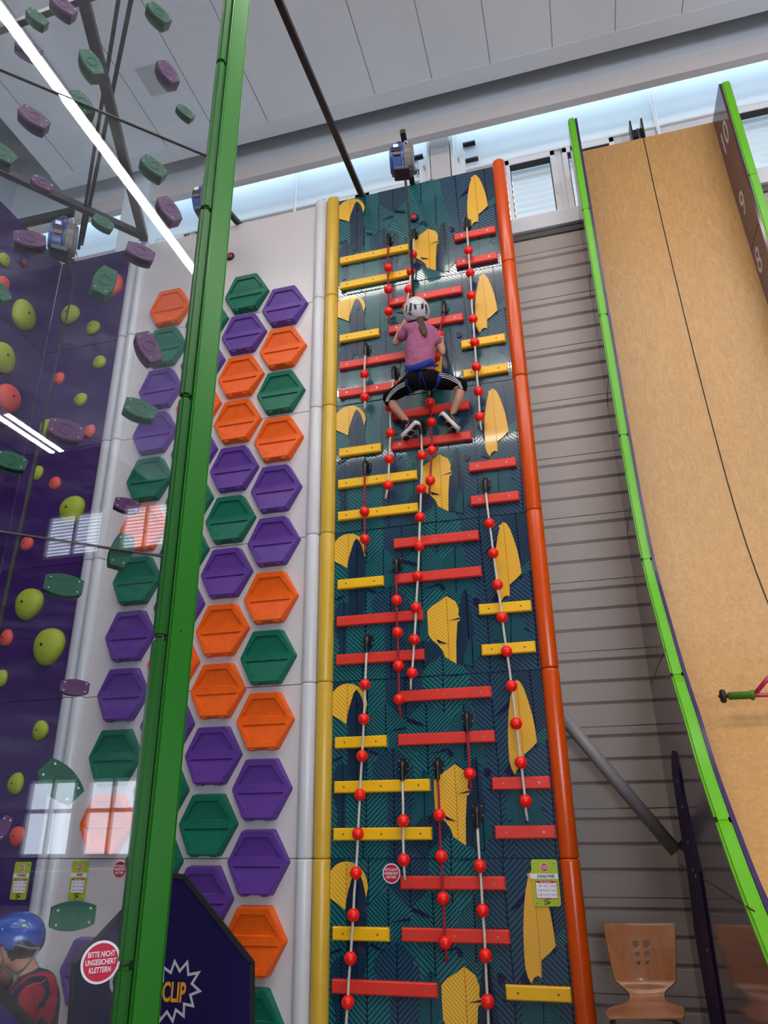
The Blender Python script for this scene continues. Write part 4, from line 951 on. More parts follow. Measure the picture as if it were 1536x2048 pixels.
# height numbers on the right side wall
for s, px, sz in (('10', (1450, 278), .36), ('9', (1486, 408), .36), ('8', (1518, 522), .36)):
    v = WX(px[0], px[1], XSR); M4 = basis(Vector((XSR-XS-.001, v.y, v.z)), Vector((0, -1, 0)), UZ, Vector((-1, 0, 0)))
    txt('height_number', s, sz, M4 @ Matrix.Rotation(radians(-0), 4, 'Z'), m_grayprint, slide, xs=.75, extr=.0005, bold=.002)
for z in (6.02, 4.81):
    bm = bmesh.new(); box(bm, (XSR-XS-.0015, 5.32, z-.003), (XSR-XS, 5.72, z+.003)); obj('sheet_joint', bm, m_black, slide)
# pulley bracket on top
pb = thing('pulley_bracket', 'black pulley bracket above the wooden slide', 'bracket', (1.19, 5.89, 7.70))
bm = bmesh.new()
for s in (-1, 1): box(bm, (s*.055-.008, -.10, -.1), (s*.055+.008, .02, .34), bev=.002)
box(bm, (-.05, -.05, .16), (.05, .0, .26), bev=.004); obj('bracket_plates', bm, m_black, pb)
bm = bmesh.new(); lathe(bm, [(.06, -.02), (.045, -.008), (.045, .008), (.06, .02)], Matrix.Translation((0, -.05, .06)) @ Matrix.Rotation(pi/2, 4, 'Y'), 20); obj('pulley_wheel', bm, m_black, pb)
bm = bmesh.new(); tube(bm, [(0, -.11, .20), (0.0, -.12, -.05)], .006, 6); obj('cord', bm, m_signdark, pb)
# trapeze bar with wheels at the right edge
def hb(x, y, Y=4.43): return WY(x, y, Y)
Yt = 4.36
# find plywood depth near the bar
a = hb(1448, 1392, Yt); tb = thing('slide_bar', 'crimson pull bar with green grip and black wheel on the plywood', 'bar', a)
L = lambda x, y, dy=0: Vector(hb(x, y, Yt))-Vector(a)+Vector((0, dy, 0))
bm = bmesh.new(); tube(bm, [L(1452, 1392), L(1600, 1388)], .012, 14); tube(bm, [L(1509, 1389), L(1560, 1328)], .012, 14); obj('bar_frame', bm, mat('crimson_paint', (168, 20, 62), .3, coat=.3), tb, True)
bm = bmesh.new(); tube(bm, [L(1457, 1392), L(1500, 1390), L(1502, 1390), L(1508, 1390)], [.020, .021, .027, .027], 18); obj('grip_sleeve', bm, mat('grip_green_foam', (62, 112, 14), .6), tb, True)
d = (L(1500, 1390)-L(1452, 1392)).normalized(); s, u = frame(d)
bm = bmesh.new(); lathe(bm, [(.010, -.014), (.029, -.014), (.036, -.008), (.036, .008), (.029, .014), (.010, .014)], basis(L(1446, 1392.5), s, u, d) if s.cross(u).dot(d) > 0 else basis(L(1446, 1392.5), u, s, d), 28)
bmesh.ops.recalc_face_normals(bm, faces=bm.faces); w_ = obj('wheel', bm, mat('black_rubber', (22, 24, 28), .6), tb, True)
bm = bmesh.new(); ball(bm, L(1440, 1392.5), .010, seg=10); obj('axle_cap', bm, m_black, w_, True)

# ================================================================== BRACE AND CHAIR
p, q = WY(1128, 1437, 5.6), WY(1352, 1703, 5.6); q.x = min(q.x, XS-.012)
bm = bmesh.new(); tube(bm, [Vector((-.28, 5.6, p.z+(-.28-p.x)*(q.z-p.z)/(q.x-p.x))), q], .045, 20)
tag(obj('diagonal_brace', bm, mat('grey_tube_paint', (150, 144, 146), .4), None, True), 'grey diagonal tube between the orange edge tube and the slide', 'brace')
ch = thing('shell_chair', 'beech plywood shell chair with six holes in the back', 'chair', (0.14, 5.1, 0))
def cpt(x, y, Y): v = WY(1000+x/2.866, 1500+y/2.866, Y); return Vector((v.x-.14, Y-5.1, v.z))
# shell outline rows (left x, right x, y px, depth)
rows = [(600, 1000, 996, 5.42), (593, 1005, 1010, 5.415), (600, 1006, 1060, 5.40), (618, 1009, 1140, 5.375), (630, 1010, 1200, 5.36), (643, 1011, 1260, 5.345), (652, 1011, 1300, 5.335), (663, 1009, 1325, 5.33), (690, 990, 1350, 5.32), (718, 962, 1372, 5.315), (738, 948, 1392, 5.305), (745, 944, 1412, 5.29), (744, 946, 1432, 5.27), (735, 956, 1446, 5.235), (705, 990, 1460, 5.20), (655, 1035, 1472, 5.17), (625, 1056, 1482, 5.14), (612, 1060, 1496, 5.08), (608, 1060, 1515, 5.0), (612, 1059, 1530, 4.93), (625, 1052, 1540, 4.905)]
bm = bmesh.new(); grid = []; nx = 41
holes = [(778, 1115, 19, 20), (840, 1115, 19, 20), (788, 1171, 14, 16), (843, 1171, 14, 16), (796, 1217, 10, 12), (846, 1217, 10, 12)]
# resample rows finely
fine = []
for i in range(len(rows)-1):
    p0 = rows[max(i-1, 0)]; p1 = rows[i]; p2 = rows[i+1]; p3 = rows[min(i+2, len(rows)-1)]; ns = max(2, int((p2[2]-p1[2])/7))
    for k in range(ns):
        t = k/ns; fine.append(tuple(p1[j]+(p2[j]-p1[j])*t for j in range(4)))
fine.append(rows[-1])
for (xl, xr, y, Y) in fine:
    rw = []
    for k in range(nx):
        t = k/(nx-1); x = xl+(xr-xl)*t
        curve = (.03 if y < 1330 else .012)*(1-(2*t-1)**2)
        rw.append((bm.verts.new(cpt(x, y, Y+ (curve if y < 1440 else 0))), x, y))
    grid.append(rw)
for r0, r1 in zip(grid, grid[1:]):
    for k in range(nx-1):
        cx = (r0[k][1]+r0[k+1][1]+r1[k][1]+r1[k+1][1])/4; cy = (r0[k][2]+r1[k][2])/2
        if any(((cx-hx)/rx)**2+((cy-hy)/ry)**2 < 1 for hx, hy, rx, ry in holes): continue
        bm.faces.new((r0[k][0], r1[k][0], r1[k+1][0], r0[k+1][0]))
# snap the cut edges onto the ellipse
for rw in grid:
    for v, x, y in rw:
        for hx, hy, rx, ry in holes:
            d = math.hypot((x-hx)/rx, (y-hy)/ry)
            if .55 < d < 1.45 and any(len(e.link_faces) == 1 for e in v.link_edges):
                nxp, nyp = hx+(x-hx)/d, hy+(y-hy)/d
                Yv = v.co.y+5.1; v.co = cpt(nxp, nyp, Yv)
for v in [v for v in bm.verts if not v.link_faces]: bm.verts.remove(v)
o = obj('plywood_shell', bm, m_chairwood, ch, True)
md = o.modifiers.new('thick', 'SOLIDIFY'); md.thickness = .011; md.offset = 0
md2 = o.modifiers.new('edge', 'BEVEL'); md2.width = .003; md2.segments = 2
for sx in (-1, 1):
    cx = -.015+sx*.165; 
    bm = bmesh.new(); tube(bm, [(cx+sx*.05, -.23, .012), (cx+sx*.035, -.20, .40), (cx+sx*.02, -.17, .428), (cx-sx*.03, 0.0, .432), (cx+sx*.0, .10, .425), (cx+sx*.03, .16, .012)], .010, 12)
    lg = obj('leg', bm, m_steel, ch, True)
    for yy, xx in ((-.23, cx+sx*.05), (.16, cx+sx*.03)):
        bm = bmesh.new(); lathe(bm, [(.014, 0), (.014, .03), (.011, .034)], Matrix.Translation((xx, yy, 0)), 12); obj('foot_cap', bm, m_black, lg)
bm = bmesh.new(); tube(bm, [(-.15, -.05, .435), (.12, -.05, .435)], .009, 8); tube(bm, [(-.15, .08, .43), (.12, .08, .43)], .009, 8); obj('cross_brace', bm, m_steel, ch, True)

# ================================================================== BEAMS UNDER THE CEILING
def beam(a, b, w, h, lab, m=None, cat='beam', name='steel_beam'):
    bm = bmesh.new(); d = (b-a); L = d.length; d.normalize(); s = d.cross(UZ).normalized(); u = s.cross(d)
    box(bm, (-w/2, 0, -h/2), (w/2, L, h/2), M4=basis(Vector((0, 0, 0)), s, d, u), bev=.004); bmesh.ops.recalc_face_normals(bm, faces=bm.faces)
    o = obj(name, bm, m or m_blackbeam, None, loc=a); return tag(o, lab, cat)
ZB = 7.30
b1 = beam(WZ(726, 396, ZB), WZ(540, -40, ZB), .055, .055, 'long black steel beam reaching forward from the jungle wall top')
f = WZ(726, 392, ZB)
bm = bmesh.new(); box(bm, (-.035, -.03, -.05), (.035, .02, .03), bev=.004); o = obj('end_bracket', bm, m_black, b1, loc=(0, .0, 0))
beam(WZ(826, 372, ZB), WZ(805, 262, ZB), .05, .05, 'short black beam carrying the blue belay device over the climber')
beam(WZ(484, 455, ZB), WZ(412, 372, ZB), .05, .05, 'black beam carrying the belay device behind the green pole')
beam(WZ(288, 478, ZB), WZ(160, -30, ZB), .085, .07, 'thick scuffed black beam running steeply up from the white wall corner', m_truss)
beam(WZ(288, 473, ZB-.0), WZ(-40, 322, ZB-.0), .07, .07, 'scuffed black beam running left from the white wall corner', m_truss)
beam(WZ(-20, 67, ZB), WZ(230, -25, ZB), .05, .05, 'thin dark beam crossing the top left corner', m_truss)
beam(WZ(146, 424, ZB), WZ(30, 450, ZB), .06, .09, 'black beam holding the blue belay device on the left')
beam(WZ(97, 505, ZB), WZ(150, 527, ZB), .05, .07, 'short black bracket beam under the left belay device')
a_ = Vector((-4.81, 5.16, 7.32))
beam(a_, WZ(240, -20, 7.36), .032, .032, 'left one of two thin dark bars crossing behind the clear panel', m_truss)
beam(a_+Vector((.03, 0, .05)), WZ(266, -20, 7.40), .036, .032, 'right one of two thin dark bars crossing behind the clear panel', m_truss)

# ================================================================== AUTO BELAY DEVICES
m_blue = mat('belay_blue_plastic', (32, 66, 138), .35, coat=.2); m_gry = mat('belay_grey_plastic', (104, 96, 96), .4); m_dkblue = mat('belay_dark_plastic', (26, 34, 60), .4)
def belay(c, yaw, s, lab, tilt=0):
    t = thing('auto_belay', lab, 'belay device', c); t.rotation_euler = (tilt, 0, yaw)
    # local: x = axis of the drum, blue half at -x
    oc = lambda r, k=8: [(cos(pi/8+2*pi*i/k)*r, sin(pi/8+2*pi*i/k)*r) for i in range(k)]
    def slab(x0, x1, r, m, nm, par, bev=.02):
        bm = bmesh.new(); prism(bm, [Vector((x0*s, a*s*.82, b*s)) for a, b in oc(r)], ((x1-x0)*s, 0, 0)); bmesh.ops.bevel(bm, geom=list(bm.edges), offset=bev*s, segments=3, affect='EDGES')
        o = obj(nm, bm, m, par); autosmooth(o, 40); return o
    b = slab(-.105, .01, .17, m_blue, 'housing', t); g = slab(.0, .10, .165, m_gry, 'side_cover', t)
    slab(-.115, -.10, .12, m_blue, 'grille', b, .005)
    for i in range(5):
        bm = bmesh.new(); box(bm, (-.09*s, -.137*s, (.018-.010*i)*s), (-.01*s, -.128*s, (.023-.010*i)*s), bev=.001); obj('cooling_rib', bm, m_dkblue, b)
    bm = bmesh.new(); box(bm, (-.075*s, -.134*s, .028*s), (-.03*s, -.127*s, .064*s), bev=.001); obj('label', bm, m_signwhite, b)
    bm = bmesh.new(); box(bm, (-.075*s, -.135*s, -.066*s), (-.01*s, -.128*s, -.032*s), bev=.001); obj('warning_label', bm, mat('brown_label', (110, 66, 56), .5), b)
    bm = bmesh.new(); box(bm, (-.085*s, -.085*s, -.19*s), (.06*s, .05*s, -.14*s), bev=.012*s); obj('webbing_outlet', bm, m_dkblue, t)
    bm = bmesh.new(); tube(bm, [(-.03*s+cos(a)*.035*s, 0, .19*s+sin(a)*.05*s) for a in [pi*k/8*1.25-.4 for k in range(11)]], .010*s, 8); obj('handle', bm, m_blue, t, True)
    bm = bmesh.new(); tube(bm, [(.03*s+cos(a)*.018*s, 0, .20*s+sin(a)*.045*s) for a in [2*pi*k/14 for k in range(15)]], .006*s, 8, cap=False); obj('carabiner', bm, m_steel, t, True)
    bm = bmesh.new(); tube(bm, [(.11*s, .0, -.10*s+0), (.13*s, 0, -.16*s), (.115*s, 0, -.2*s), (.10*s, 0, -.15*s)], .005*s, 6); obj('rear_clip', bm, m_steel, t, True)
    return t
bc = WY(806, 322, 4.62); belay(bc, radians(8), .98, 'blue and grey auto belay device hanging over the jungle wall')
bl = WY(128, 478, 4.55); belay(bl, radians(38), 1.15, 'blue auto belay device at the left with a hatched side')
bp = WY(412, 402, 4.75); belay(bp, radians(5), .95, 'blue auto belay device mostly hidden behind the green pole')
def webbing(pts, w, lab, label_cat='strap'):
    bm = bmesh.new(); tube(bm, pts, 0, rect=(.0012, w/2)); return tag(obj('belay_webbing', bm, m_edgeblk), lab, label_cat)
webbing([WY(811, 360, 4.60), WY(822, 480, 4.72), WY(829, 640, 5.09), WY(838, 735, 5.09)], .022, 'black belay strap running down from the device to the climber')
pS = WY(128, 512, 4.55); pE = WY(0, 1245, 2.75)
pE2 = pE+(pE-pS).normalized()*.8
s1 = WY(149, 561, 4.5)
webbing([WY(135, 516, 4.55), s1, s1.lerp(pE, .5), pE, pE2], .024, 'black belay strap slanting down to the boy at the left')
bm = bmesh.new(); tube(bm, [s1.lerp(pE, .62), s1.lerp(pE, .8), pE, pE2], .012, 8); tag(obj('strap_sleeve', bm, m_edgeblk, None, True), 'thick black sleeve on the lower end of the left belay strap', 'strap')
# ================================================================== PEOPLE
m_skin = mat('light_skin', (196, 142, 118), .5, var=.04, vscale=12); m_hair = mat('brown_hair', (70, 44, 30), .55, bump=.5, bscale=120, stretch=(4, 4, .4))
m_pink = mat('pink_shirt_cotton', (156, 84, 118), .8, var=.05, vscale=14, bump=.35, bscale=9); m_pants = mat('black_leggings', (5, 5, 7), .9, .15); m_stripe = mat('white_stripe', (225, 222, 226), .7)
m_harn = mat('harness_blue', (16, 42, 128), .7, .3); m_helm = mat('white_helmet_shell', (206, 202, 204), .25, coat=.3); m_shoe = mat('black_shoe_mesh', (22, 20, 24), .7); m_sole = mat('white_shoe_sole', (216, 210, 212), .6); m_coralst = mat('coral_trim', (226, 110, 100), .6)
def evalmesh(o):
    dg = bpy.context.evaluated_depsgraph_get(); me = bpy.data.meshes.new_from_object(o.evaluated_get(dg)); return me
def skin(name, joints, edges, mtl, parent=None, root=0, subd=2, voxel=None, extra=None, smooth_it=0, keep=None):
    """grow one continuous surface from tapered limbs: joints = (position, radius across, radius in depth)"""
    bm = bmesh.new(); YY = Vector((0, 1, 0)); n = 20
    js = [(Vector(j[0]), j[1], (j[2] if len(j) > 2 else j[1])) for j in joints]
    for a, b in edges:
        pa, ra, qa = js[a]; pb, rb, qb = js[b]; d = pb-pa; L = d.length
        if L < 1e-5: continue
        d.normalize(); t = YY-d*YY.dot(d)
        if t.length < .25: t = Vector((0, 0, 1))-d*d.z
        t.normalize(); s = t.cross(d).normalized(); rings = []
        st = [(-1.0, .02), (-.92, .39), (-.7, .71), (-.38, .92)]
        prof = [(pa+d*(ra*k), ra*m, qa*m) for k, m in st]+[(pa, ra, qa)]+[(pa.lerp(pb, i/6), ra+(rb-ra)*i/6, qa+(qb-qa)*i/6) for i in range(1, 6)]+[(pb, rb, qb)]+[(pb-d*(rb*k), rb*m, qb*m) for k, m in reversed(st)]
        for c, r1, r2 in prof: rings.append([bm.verts.new(c+s*(cos(2*pi*i/n)*r1)+t*(sin(2*pi*i/n)*r2)) for i in range(n)])
        for r0, r1 in zip(rings, rings[1:]):
            for i in range(n): bm.faces.new((r0[i], r0[(i+1) % n], r1[(i+1) % n], r1[i]))
        bm.faces.new(list(reversed(rings[0]))); bm.faces.new(rings[-1])
    bmesh.ops.recalc_face_normals(bm, faces=bm.faces)
    if extra: extra(bm)
    me = bpy.data.meshes.new(name); bm.to_mesh(me); bm.free(); o = bpy.data.objects.new(name, me); COL.objects.link(o)
    r = o.modifiers.new('r', 'REMESH'); r.mode = 'VOXEL'; r.voxel_size = voxel or .005; r.use_smooth_shade = True
    s = o.modifiers.new('sm', 'SMOOTH'); s.iterations = smooth_it+2; s.factor = .5
    bpy.context.view_layer.update(); me4 = evalmesh(o); o.modifiers.clear(); o.data = me4; me4.name = name
    for p in o.data.polygons: p.use_smooth = True
    o.data.materials.clear()
    for m in (mtl if isinstance(mtl, list) else [mtl]): o.data.materials.append(m)
    if parent is not None: o.parent = parent
    return o
def K(x, y, Y): return Vector(WY(740+x/5.85, 560+y/5.85, Y))     # close-up pixel frame of the climber
climber = thing('person', 'climbing child seen from behind in pink shirt and white helmet', 'person', K(580, 1150, 4.95))
O = Vector(climber.location)
def k(x, y, Y): return K(x, y, Y)-O
Yh, Ys = 4.95, 4.93
J = []
def j(x, y, Y, r, r2=None): J.append((k(x, y, Y), r, r2 or r)); return len(J)-1
pel = j(600, 1150, 4.97, .095, .075)
wai = j(588, 1000, 4.95, .082, .062); chs = j(585, 760, 4.94, .095, .062); upc = j(590, 600, 4.94, .085, .05)
nck = j(580, 500, 4.95, .034); hd = j(562, 430, 4.96, .06)
E_ = [(pel, wai), (wai, chs), (chs, upc), (upc, nck), (nck, hd)]
# arms
ls = j(425, 570, 4.95, .038); le = j(300, 735, 5.02, .027); le2 = j(345, 610, 5.10, .025); lw = j(412, 480, 5.16, .018); lp = j(424, 450, 5.175, .018, .011)
rs = j(735, 610, 4.95, .038); re = j(845, 850, 5.02, .027); rw2 = j(850, 790, 5.09, .023); rw = j(846, 745, 5.14, .018); rpm = j(838, 715, 5.165, .018, .011)
E_ += [(upc, ls), (ls, le), (le, le2), (le2, lw), (lw, lp), (upc, rs), (rs, re), (re, rw2), (rw2, rw), (rw, rpm)]
# legs
lh = j(500, 1200, 4.98, .062); lk = j(225, 1385, 5.08, .040); lc = j(300, 1500, 5.10, .040); la = j(438, 1660, 5.14, .024)
rh = j(720, 1170, 4.98, .062); rk = j(1070, 1245, 5.08, .040); rc = j(1035, 1390, 5.10, .040); ra = j(955, 1585, 5.14, .024)
E_ += [(pel, lh), (lh, lk), (lk, lc), (lc, la), (pel, rh), (rh, rk), (rk, rc), (rc, ra)]
lf = j(470, 1760, 5.16, .028, .02); rf = j(950, 1680, 5.16, .028, .02); E_ += [(la, lf), (ra, rf)]
# fingers: left hand grips the white rope, right hand grips the crimson rope
def fingers(palm, cx, cy, Yp, side):
    for n, (dx, L) in enumerate(((-22, .9), (-8, 1.0), (6, .97), (19, .8))):
        a = j(cx+dx*.9, cy-6, Yp, .0075); b = j(cx+dx, cy-30*L, Yp+.012, .007); c = j(cx+dx*1.05+side*5, cy-42*L, Yp-.008, .0066); d = j(cx+dx*.95+side*9, cy-28*L, Yp-.022, .006)
        E_.extend([(palm, a), (a, b), (b, c), (c, d)])
    a = j(cx+side*26, cy+14, Yp-.006, .0085); b = j(cx+side*30, cy-6, Yp-.018, .008); c = j(cx+side*18, cy-20, Yp-.024, .007); E_.extend([(palm, a), (a, b), (b, c)])
fingers(lp, 424, 440, 5.178, 1); fingers(rpm, 838, 700, 5.168, -1)
def head_shape(bm):
    c = k(548, 380, 4.96)
    g = bmesh.ops.create_uvsphere(bm, u_segments=24, v_segments=18, radius=1, matrix=Matrix.Translation(c) @ Matrix.Diagonal((.072, .09, .098, 1)))
    for s in (-1, 1): bmesh.ops.create_uvsphere(bm, u_segments=10, v_segments=8, radius=1, matrix=Matrix.Translation(c+Vector((s*.073, .0, -.015))) @ Matrix.Diagonal((.01, .02, .028, 1)))
    bmesh.ops.create_uvsphere(bm, u_segments=10, v_segments=8, radius=1, matrix=Matrix.Translation(c+Vector((0, .09, -.015))) @ Matrix.Diagonal((.012, .018, .02, 1)))
    bmesh.ops.create_uvsphere(bm, u_segments=14, v_segments=10, radius=1, matrix=Matrix.Translation(c+Vector((0, .05, -.07))) @ Matrix.Diagonal((.045, .04, .035, 1)))
body = skin('body', J, E_, m_skin, climber, root=pel, subd=1, voxel=.0048, extra=head_shape, smooth_it=2)
# shirt
SJ = []; SE_ = []
def sj(x, y, Y, r, r2=None): SJ.append((k(x, y, Y), r, r2 or r)); return len(SJ)-1
a0 = sj(588, 1030, 4.955, .124, .088); a1 = sj(585, 900, 4.95, .128, .088); a2 = sj(588, 740, 4.94, .124, .078); a3 = sj(590, 610, 4.94, .108, .064); a4 = sj(578, 520, 4.95, .048, .044)
sl = sj(440, 570, 4.95, .052, .050); sl2 = sj(375, 655, 4.975, .046, .046); sr = sj(720, 610, 4.95, .052, .05); sr2 = sj(778, 715, 4.975, .046, .046)
SE_ = [(a0, a1), (a1, a2), (a2, a3), (a3, a4), (a3, sl), (sl, sl2), (a3, sr), (sr, sr2)]
shirt = skin('shirt', SJ, SE_, m_pink, climber, root=1, subd=2, voxel=.006, smooth_it=3)
tx = bpy.data.textures.new('folds', 'CLOUDS'); tx.noise_scale = .07
dm = shirt.modifiers.new('f', 'DISPLACE'); dm.texture = tx; dm.strength = .018; dm.mid_level = .5
# trousers: capri down to the knees
PJ = []
def pj_(x, y, Y, r, r2=None): PJ.append((k(x, y, Y), r, r2 or r)); return len(PJ)-1
q0 = pj_(600, 1140, 4.965, .106, .084); q1 = pj_(592, 1035, 4.955, .096, .074); q2 = pj_(480, 1200, 4.98, .080, .074); q3 = pj_(340, 1300, 5.03, .062, .058); q4 = pj_(218, 1372, 5.08, .052, .05); q4b = pj_(232, 1415, 5.09, .050, .05)
q5 = pj_(740, 1165, 4.98, .080, .074); q6 = pj_(900, 1200, 5.03, .062, .058); q7 = pj_(1065, 1222, 5.08, .052, .05); q7b = pj_(1068, 1262, 5.085, .05, .05)
def seat(bm):
    for x in (520, 690): bmesh.ops.create_uvsphere(bm, u_segments=18, v_segments=12, radius=1, matrix=Matrix.Translation(k(x, 1175, 4.95)) @ Matrix.Diagonal((.078, .075, .085, 1)))
pants = skin('leggings', PJ, [(q0, q1), (q0, q2), (q2, q3), (q3, q4), (q4, q4b), (q0, q5), (q5, q6), (q6, q7), (q7, q7b)], m_pants, climber, root=0, subd=2, voxel=.006, smooth_it=3, extra=seat)
# three white stripes along the outer side of each leg (thin ribbons hugging the cloth)
from mathutils.bvhtree import BVHTree
def hug(o, pts, w, m, nm, par, toward=Vector((0, -1, 0)), up=.003, n=26, spline_=True):
    rt = o
    while rt.parent: rt = rt.parent
    wo = rt.location
    bm0 = bmesh.new(); bm0.from_mesh(o.data); bv = BVHTree.FromBMesh(bm0)
    path = []
    for i in range(len(pts)-1):
        for q in range(n//(len(pts)-1)): path.append(pts[i].lerp(pts[i+1], q/(n//(len(pts)-1))))
    path.append(pts[-1]); bm = bmesh.new(); prevv = None
    pr = []
    for p in path:
        co = CAM-Vector(wo); hit = bv.ray_cast(co, (p-co).normalized(), 30.0)
        if hit[0] is None: hit = bv.find_nearest(p)
        pr.append((hit[0]+hit[1]*up, hit[1]))
    for i, (p, nn) in enumerate(pr):
        t = pr[min(i+1, len(pr)-1)][0]-pr[max(i-1, 0)][0]
        if t.length < 1e-6: continue
        s = t.normalized().cross(nn).normalized()*w/2
        cur = (bm.verts.new(p+s), bm.verts.new(p-s))
        if prevv: bm.faces.new((prevv[0], prevv[1], cur[1], cur[0]))
        prevv = cur
    bmesh.ops.recalc_face_normals(bm, faces=bm.faces)
    bm0.free(); r = obj(nm, bm, m, par, True); md = r.modifiers.new('t', 'SOLIDIFY'); md.thickness = .002; md.offset = 0; return r
for n, off in enumerate((-4, 17, 38)):
    hug(pants, [k(415-off*.1, 1196+off, 5), k(330, 1240+off, 5), k(255+off*.3, 1305+off*.8, 5), k(205+off*.4, 1375+off*.5, 5), k(186+off*.6, 1425, 5)], .0052, m_stripe, 'stripe', pants)
    hug(pants, [k(805, 1098+off*.9, 5), k(900, 1112+off, 5), k(985-off*.2, 1150+off*.9, 5), k(1050-off*.4, 1200+off*.5, 5), k(1082-off*.5, 1275, 5)], .0052, m_stripe, 'stripe', pants)
# harness
har = []
wb = hug(shirt, [k(425, 1045, 5), k(480, 1040, 5), k(560, 1020, 5), k(640, 990, 5), k(735, 955, 5)], .056, m_harn, 'harness_belt', climber, up=.010)
hug(pants, [k(425, 1165, 5), k(440, 1230, 5), k(480, 1305, 5), k(520, 1330, 5)], .03, m_harn, 'leg_loop', climber, up=.006)
hug(pants, [k(812, 1120, 5), k(800, 1180, 5), k(775, 1245, 5), k(740, 1275, 5)], .03, m_harn, 'leg_loop', climber, up=.006)
hug(pants, [k(585, 1075, 5), k(585, 1150, 5), k(580, 1270, 5)], .007, m_harn, 'riser_strap', climber, up=.004)
hug(pants, [k(600, 1075, 5), k(625, 1170, 5), k(660, 1260, 5)], .007, m_harn, 'riser_strap', climber, up=.004)
bm = bmesh.new(); ball(bm, k(770, 1000, 4.88), .016, seg=10, sc=(1.6, .6, .7)); ball(bm, k(440, 1075, 4.90), .014, seg=10, sc=(1.2, .6, 1)); obj('harness_buckle', bm, m_harn, climber, True)
# helmet
hc = k(545, 372, 4.955)
bm = bmesh.new(); g = bmesh.ops.create_uvsphere(bm, u_segments=40, v_segments=28, radius=1)
for v in bm.verts:
    x, y, z = v.co
    if z < -.62: z = -.62+(z+.62)*.06
    sc_ = .118*(1+.02*sin(8*math.atan2(y, x)))
    v.co = Vector((x*.114, y*.132, z*.128))
for f in [f for f in bm.faces if f.calc_center_median().z < -.128*.622]: bm.faces.remove(f)
RX = Matrix.Rotation(radians(30), 3, 'X')
for v in bm.verts: v.co = hc+RX @ v.co
hel = obj('helmet', bm, m_helm, climber, True)
hel.rotation_euler = (0, 0, 0); md = hel.modifiers.new('t', 'SOLIDIFY'); md.thickness = .010; md.offset = -1
def patch(o, c, u, v_, m, nm, up=.0015):    # small plate hugging a convex shell
    rt = o
    while rt.parent: rt = rt.parent
    co = CAM-Vector(rt.location)
    bm0 = bmesh.new(); bm0.from_mesh(o.data); bv = BVHTree.FromBMesh(bm0); bm = bmesh.new()
    N = 8; grid = []
    for a in range(N+1):
        row = []
        for b in range(N+1):
            p = c+u*(a/N-.5)+v_*(b/N-.5); h = bv.ray_cast(co, (p-co).normalized(), 30)
            if h[0] is None: h = bv.find_nearest(p)
            row.append(bm.verts.new(h[0]+h[1]*up))
        grid.append(row)
    for a in range(N):
        for b in range(N): bm.faces.new((grid[a][b], grid[a+1][b], grid[a+1][b+1], grid[a][b+1]))
    bmesh.ops.recalc_face_normals(bm, faces=bm.faces); bm0.free(); return obj(nm, bm, m, o, True)
px = .0053/5.85
for x, y, w, h, sl in ((475, 318, 20, 80, -.12), (530, 315, 24, 50, .12), (612, 308, 24, 50, -.05), (655, 320, 16, 60, .15), (428, 330, 10, 60, -.2)):
    patch(hel, k(x, y, 4.85), Vector((w*px, 0, 0)), Vector((sl*h*px, 0, -h*px*1.15)), m_signdark, 'vent')
patch(hel, k(470, 395, 4.85), Vector((28*px, 0, 0)), Vector((18*px, 0, -40*px)), m_gry, 'vent'); patch(hel, k(660, 372, 4.85), Vector((20*px, 0, 0)), Vector((-6*px, 0, -44*px)), m_gry, 'vent')
hug(hel, [k(408, 362, 5), k(440, 405, 5), k(540, 428, 5), k(640, 425, 5), k(682, 400, 5)], .002, m_gry, 'shell_crease', hel, up=.001, n=30)
hug(hel, [k(445, 258, 5), k(490, 283, 5), k(545, 290, 5), k(600, 280, 5), k(640, 252, 5)], .002, m_gry, 'shell_crease', hel, up=.001, n=30)
# hair: cap under the helmet plus ponytail
HJ = [(k(575, 465, 4.925), .036, .03), (k(595, 520, 4.895), .032, .022), (k(618, 575, 4.872), .034, .018), (k(640, 625, 4.86), .026, .014), (k(652, 660, 4.86), .008, .006)]
HJ = [(k(560, 400, 4.955), .078, .09), (k(572, 455, 4.945), .060, .06)]+HJ[0:]
skin('hair', HJ, [(0, 1), (1, 2), (2, 3), (3, 4), (4, 5), (5, 6)], m_hair, climber, voxel=.004)
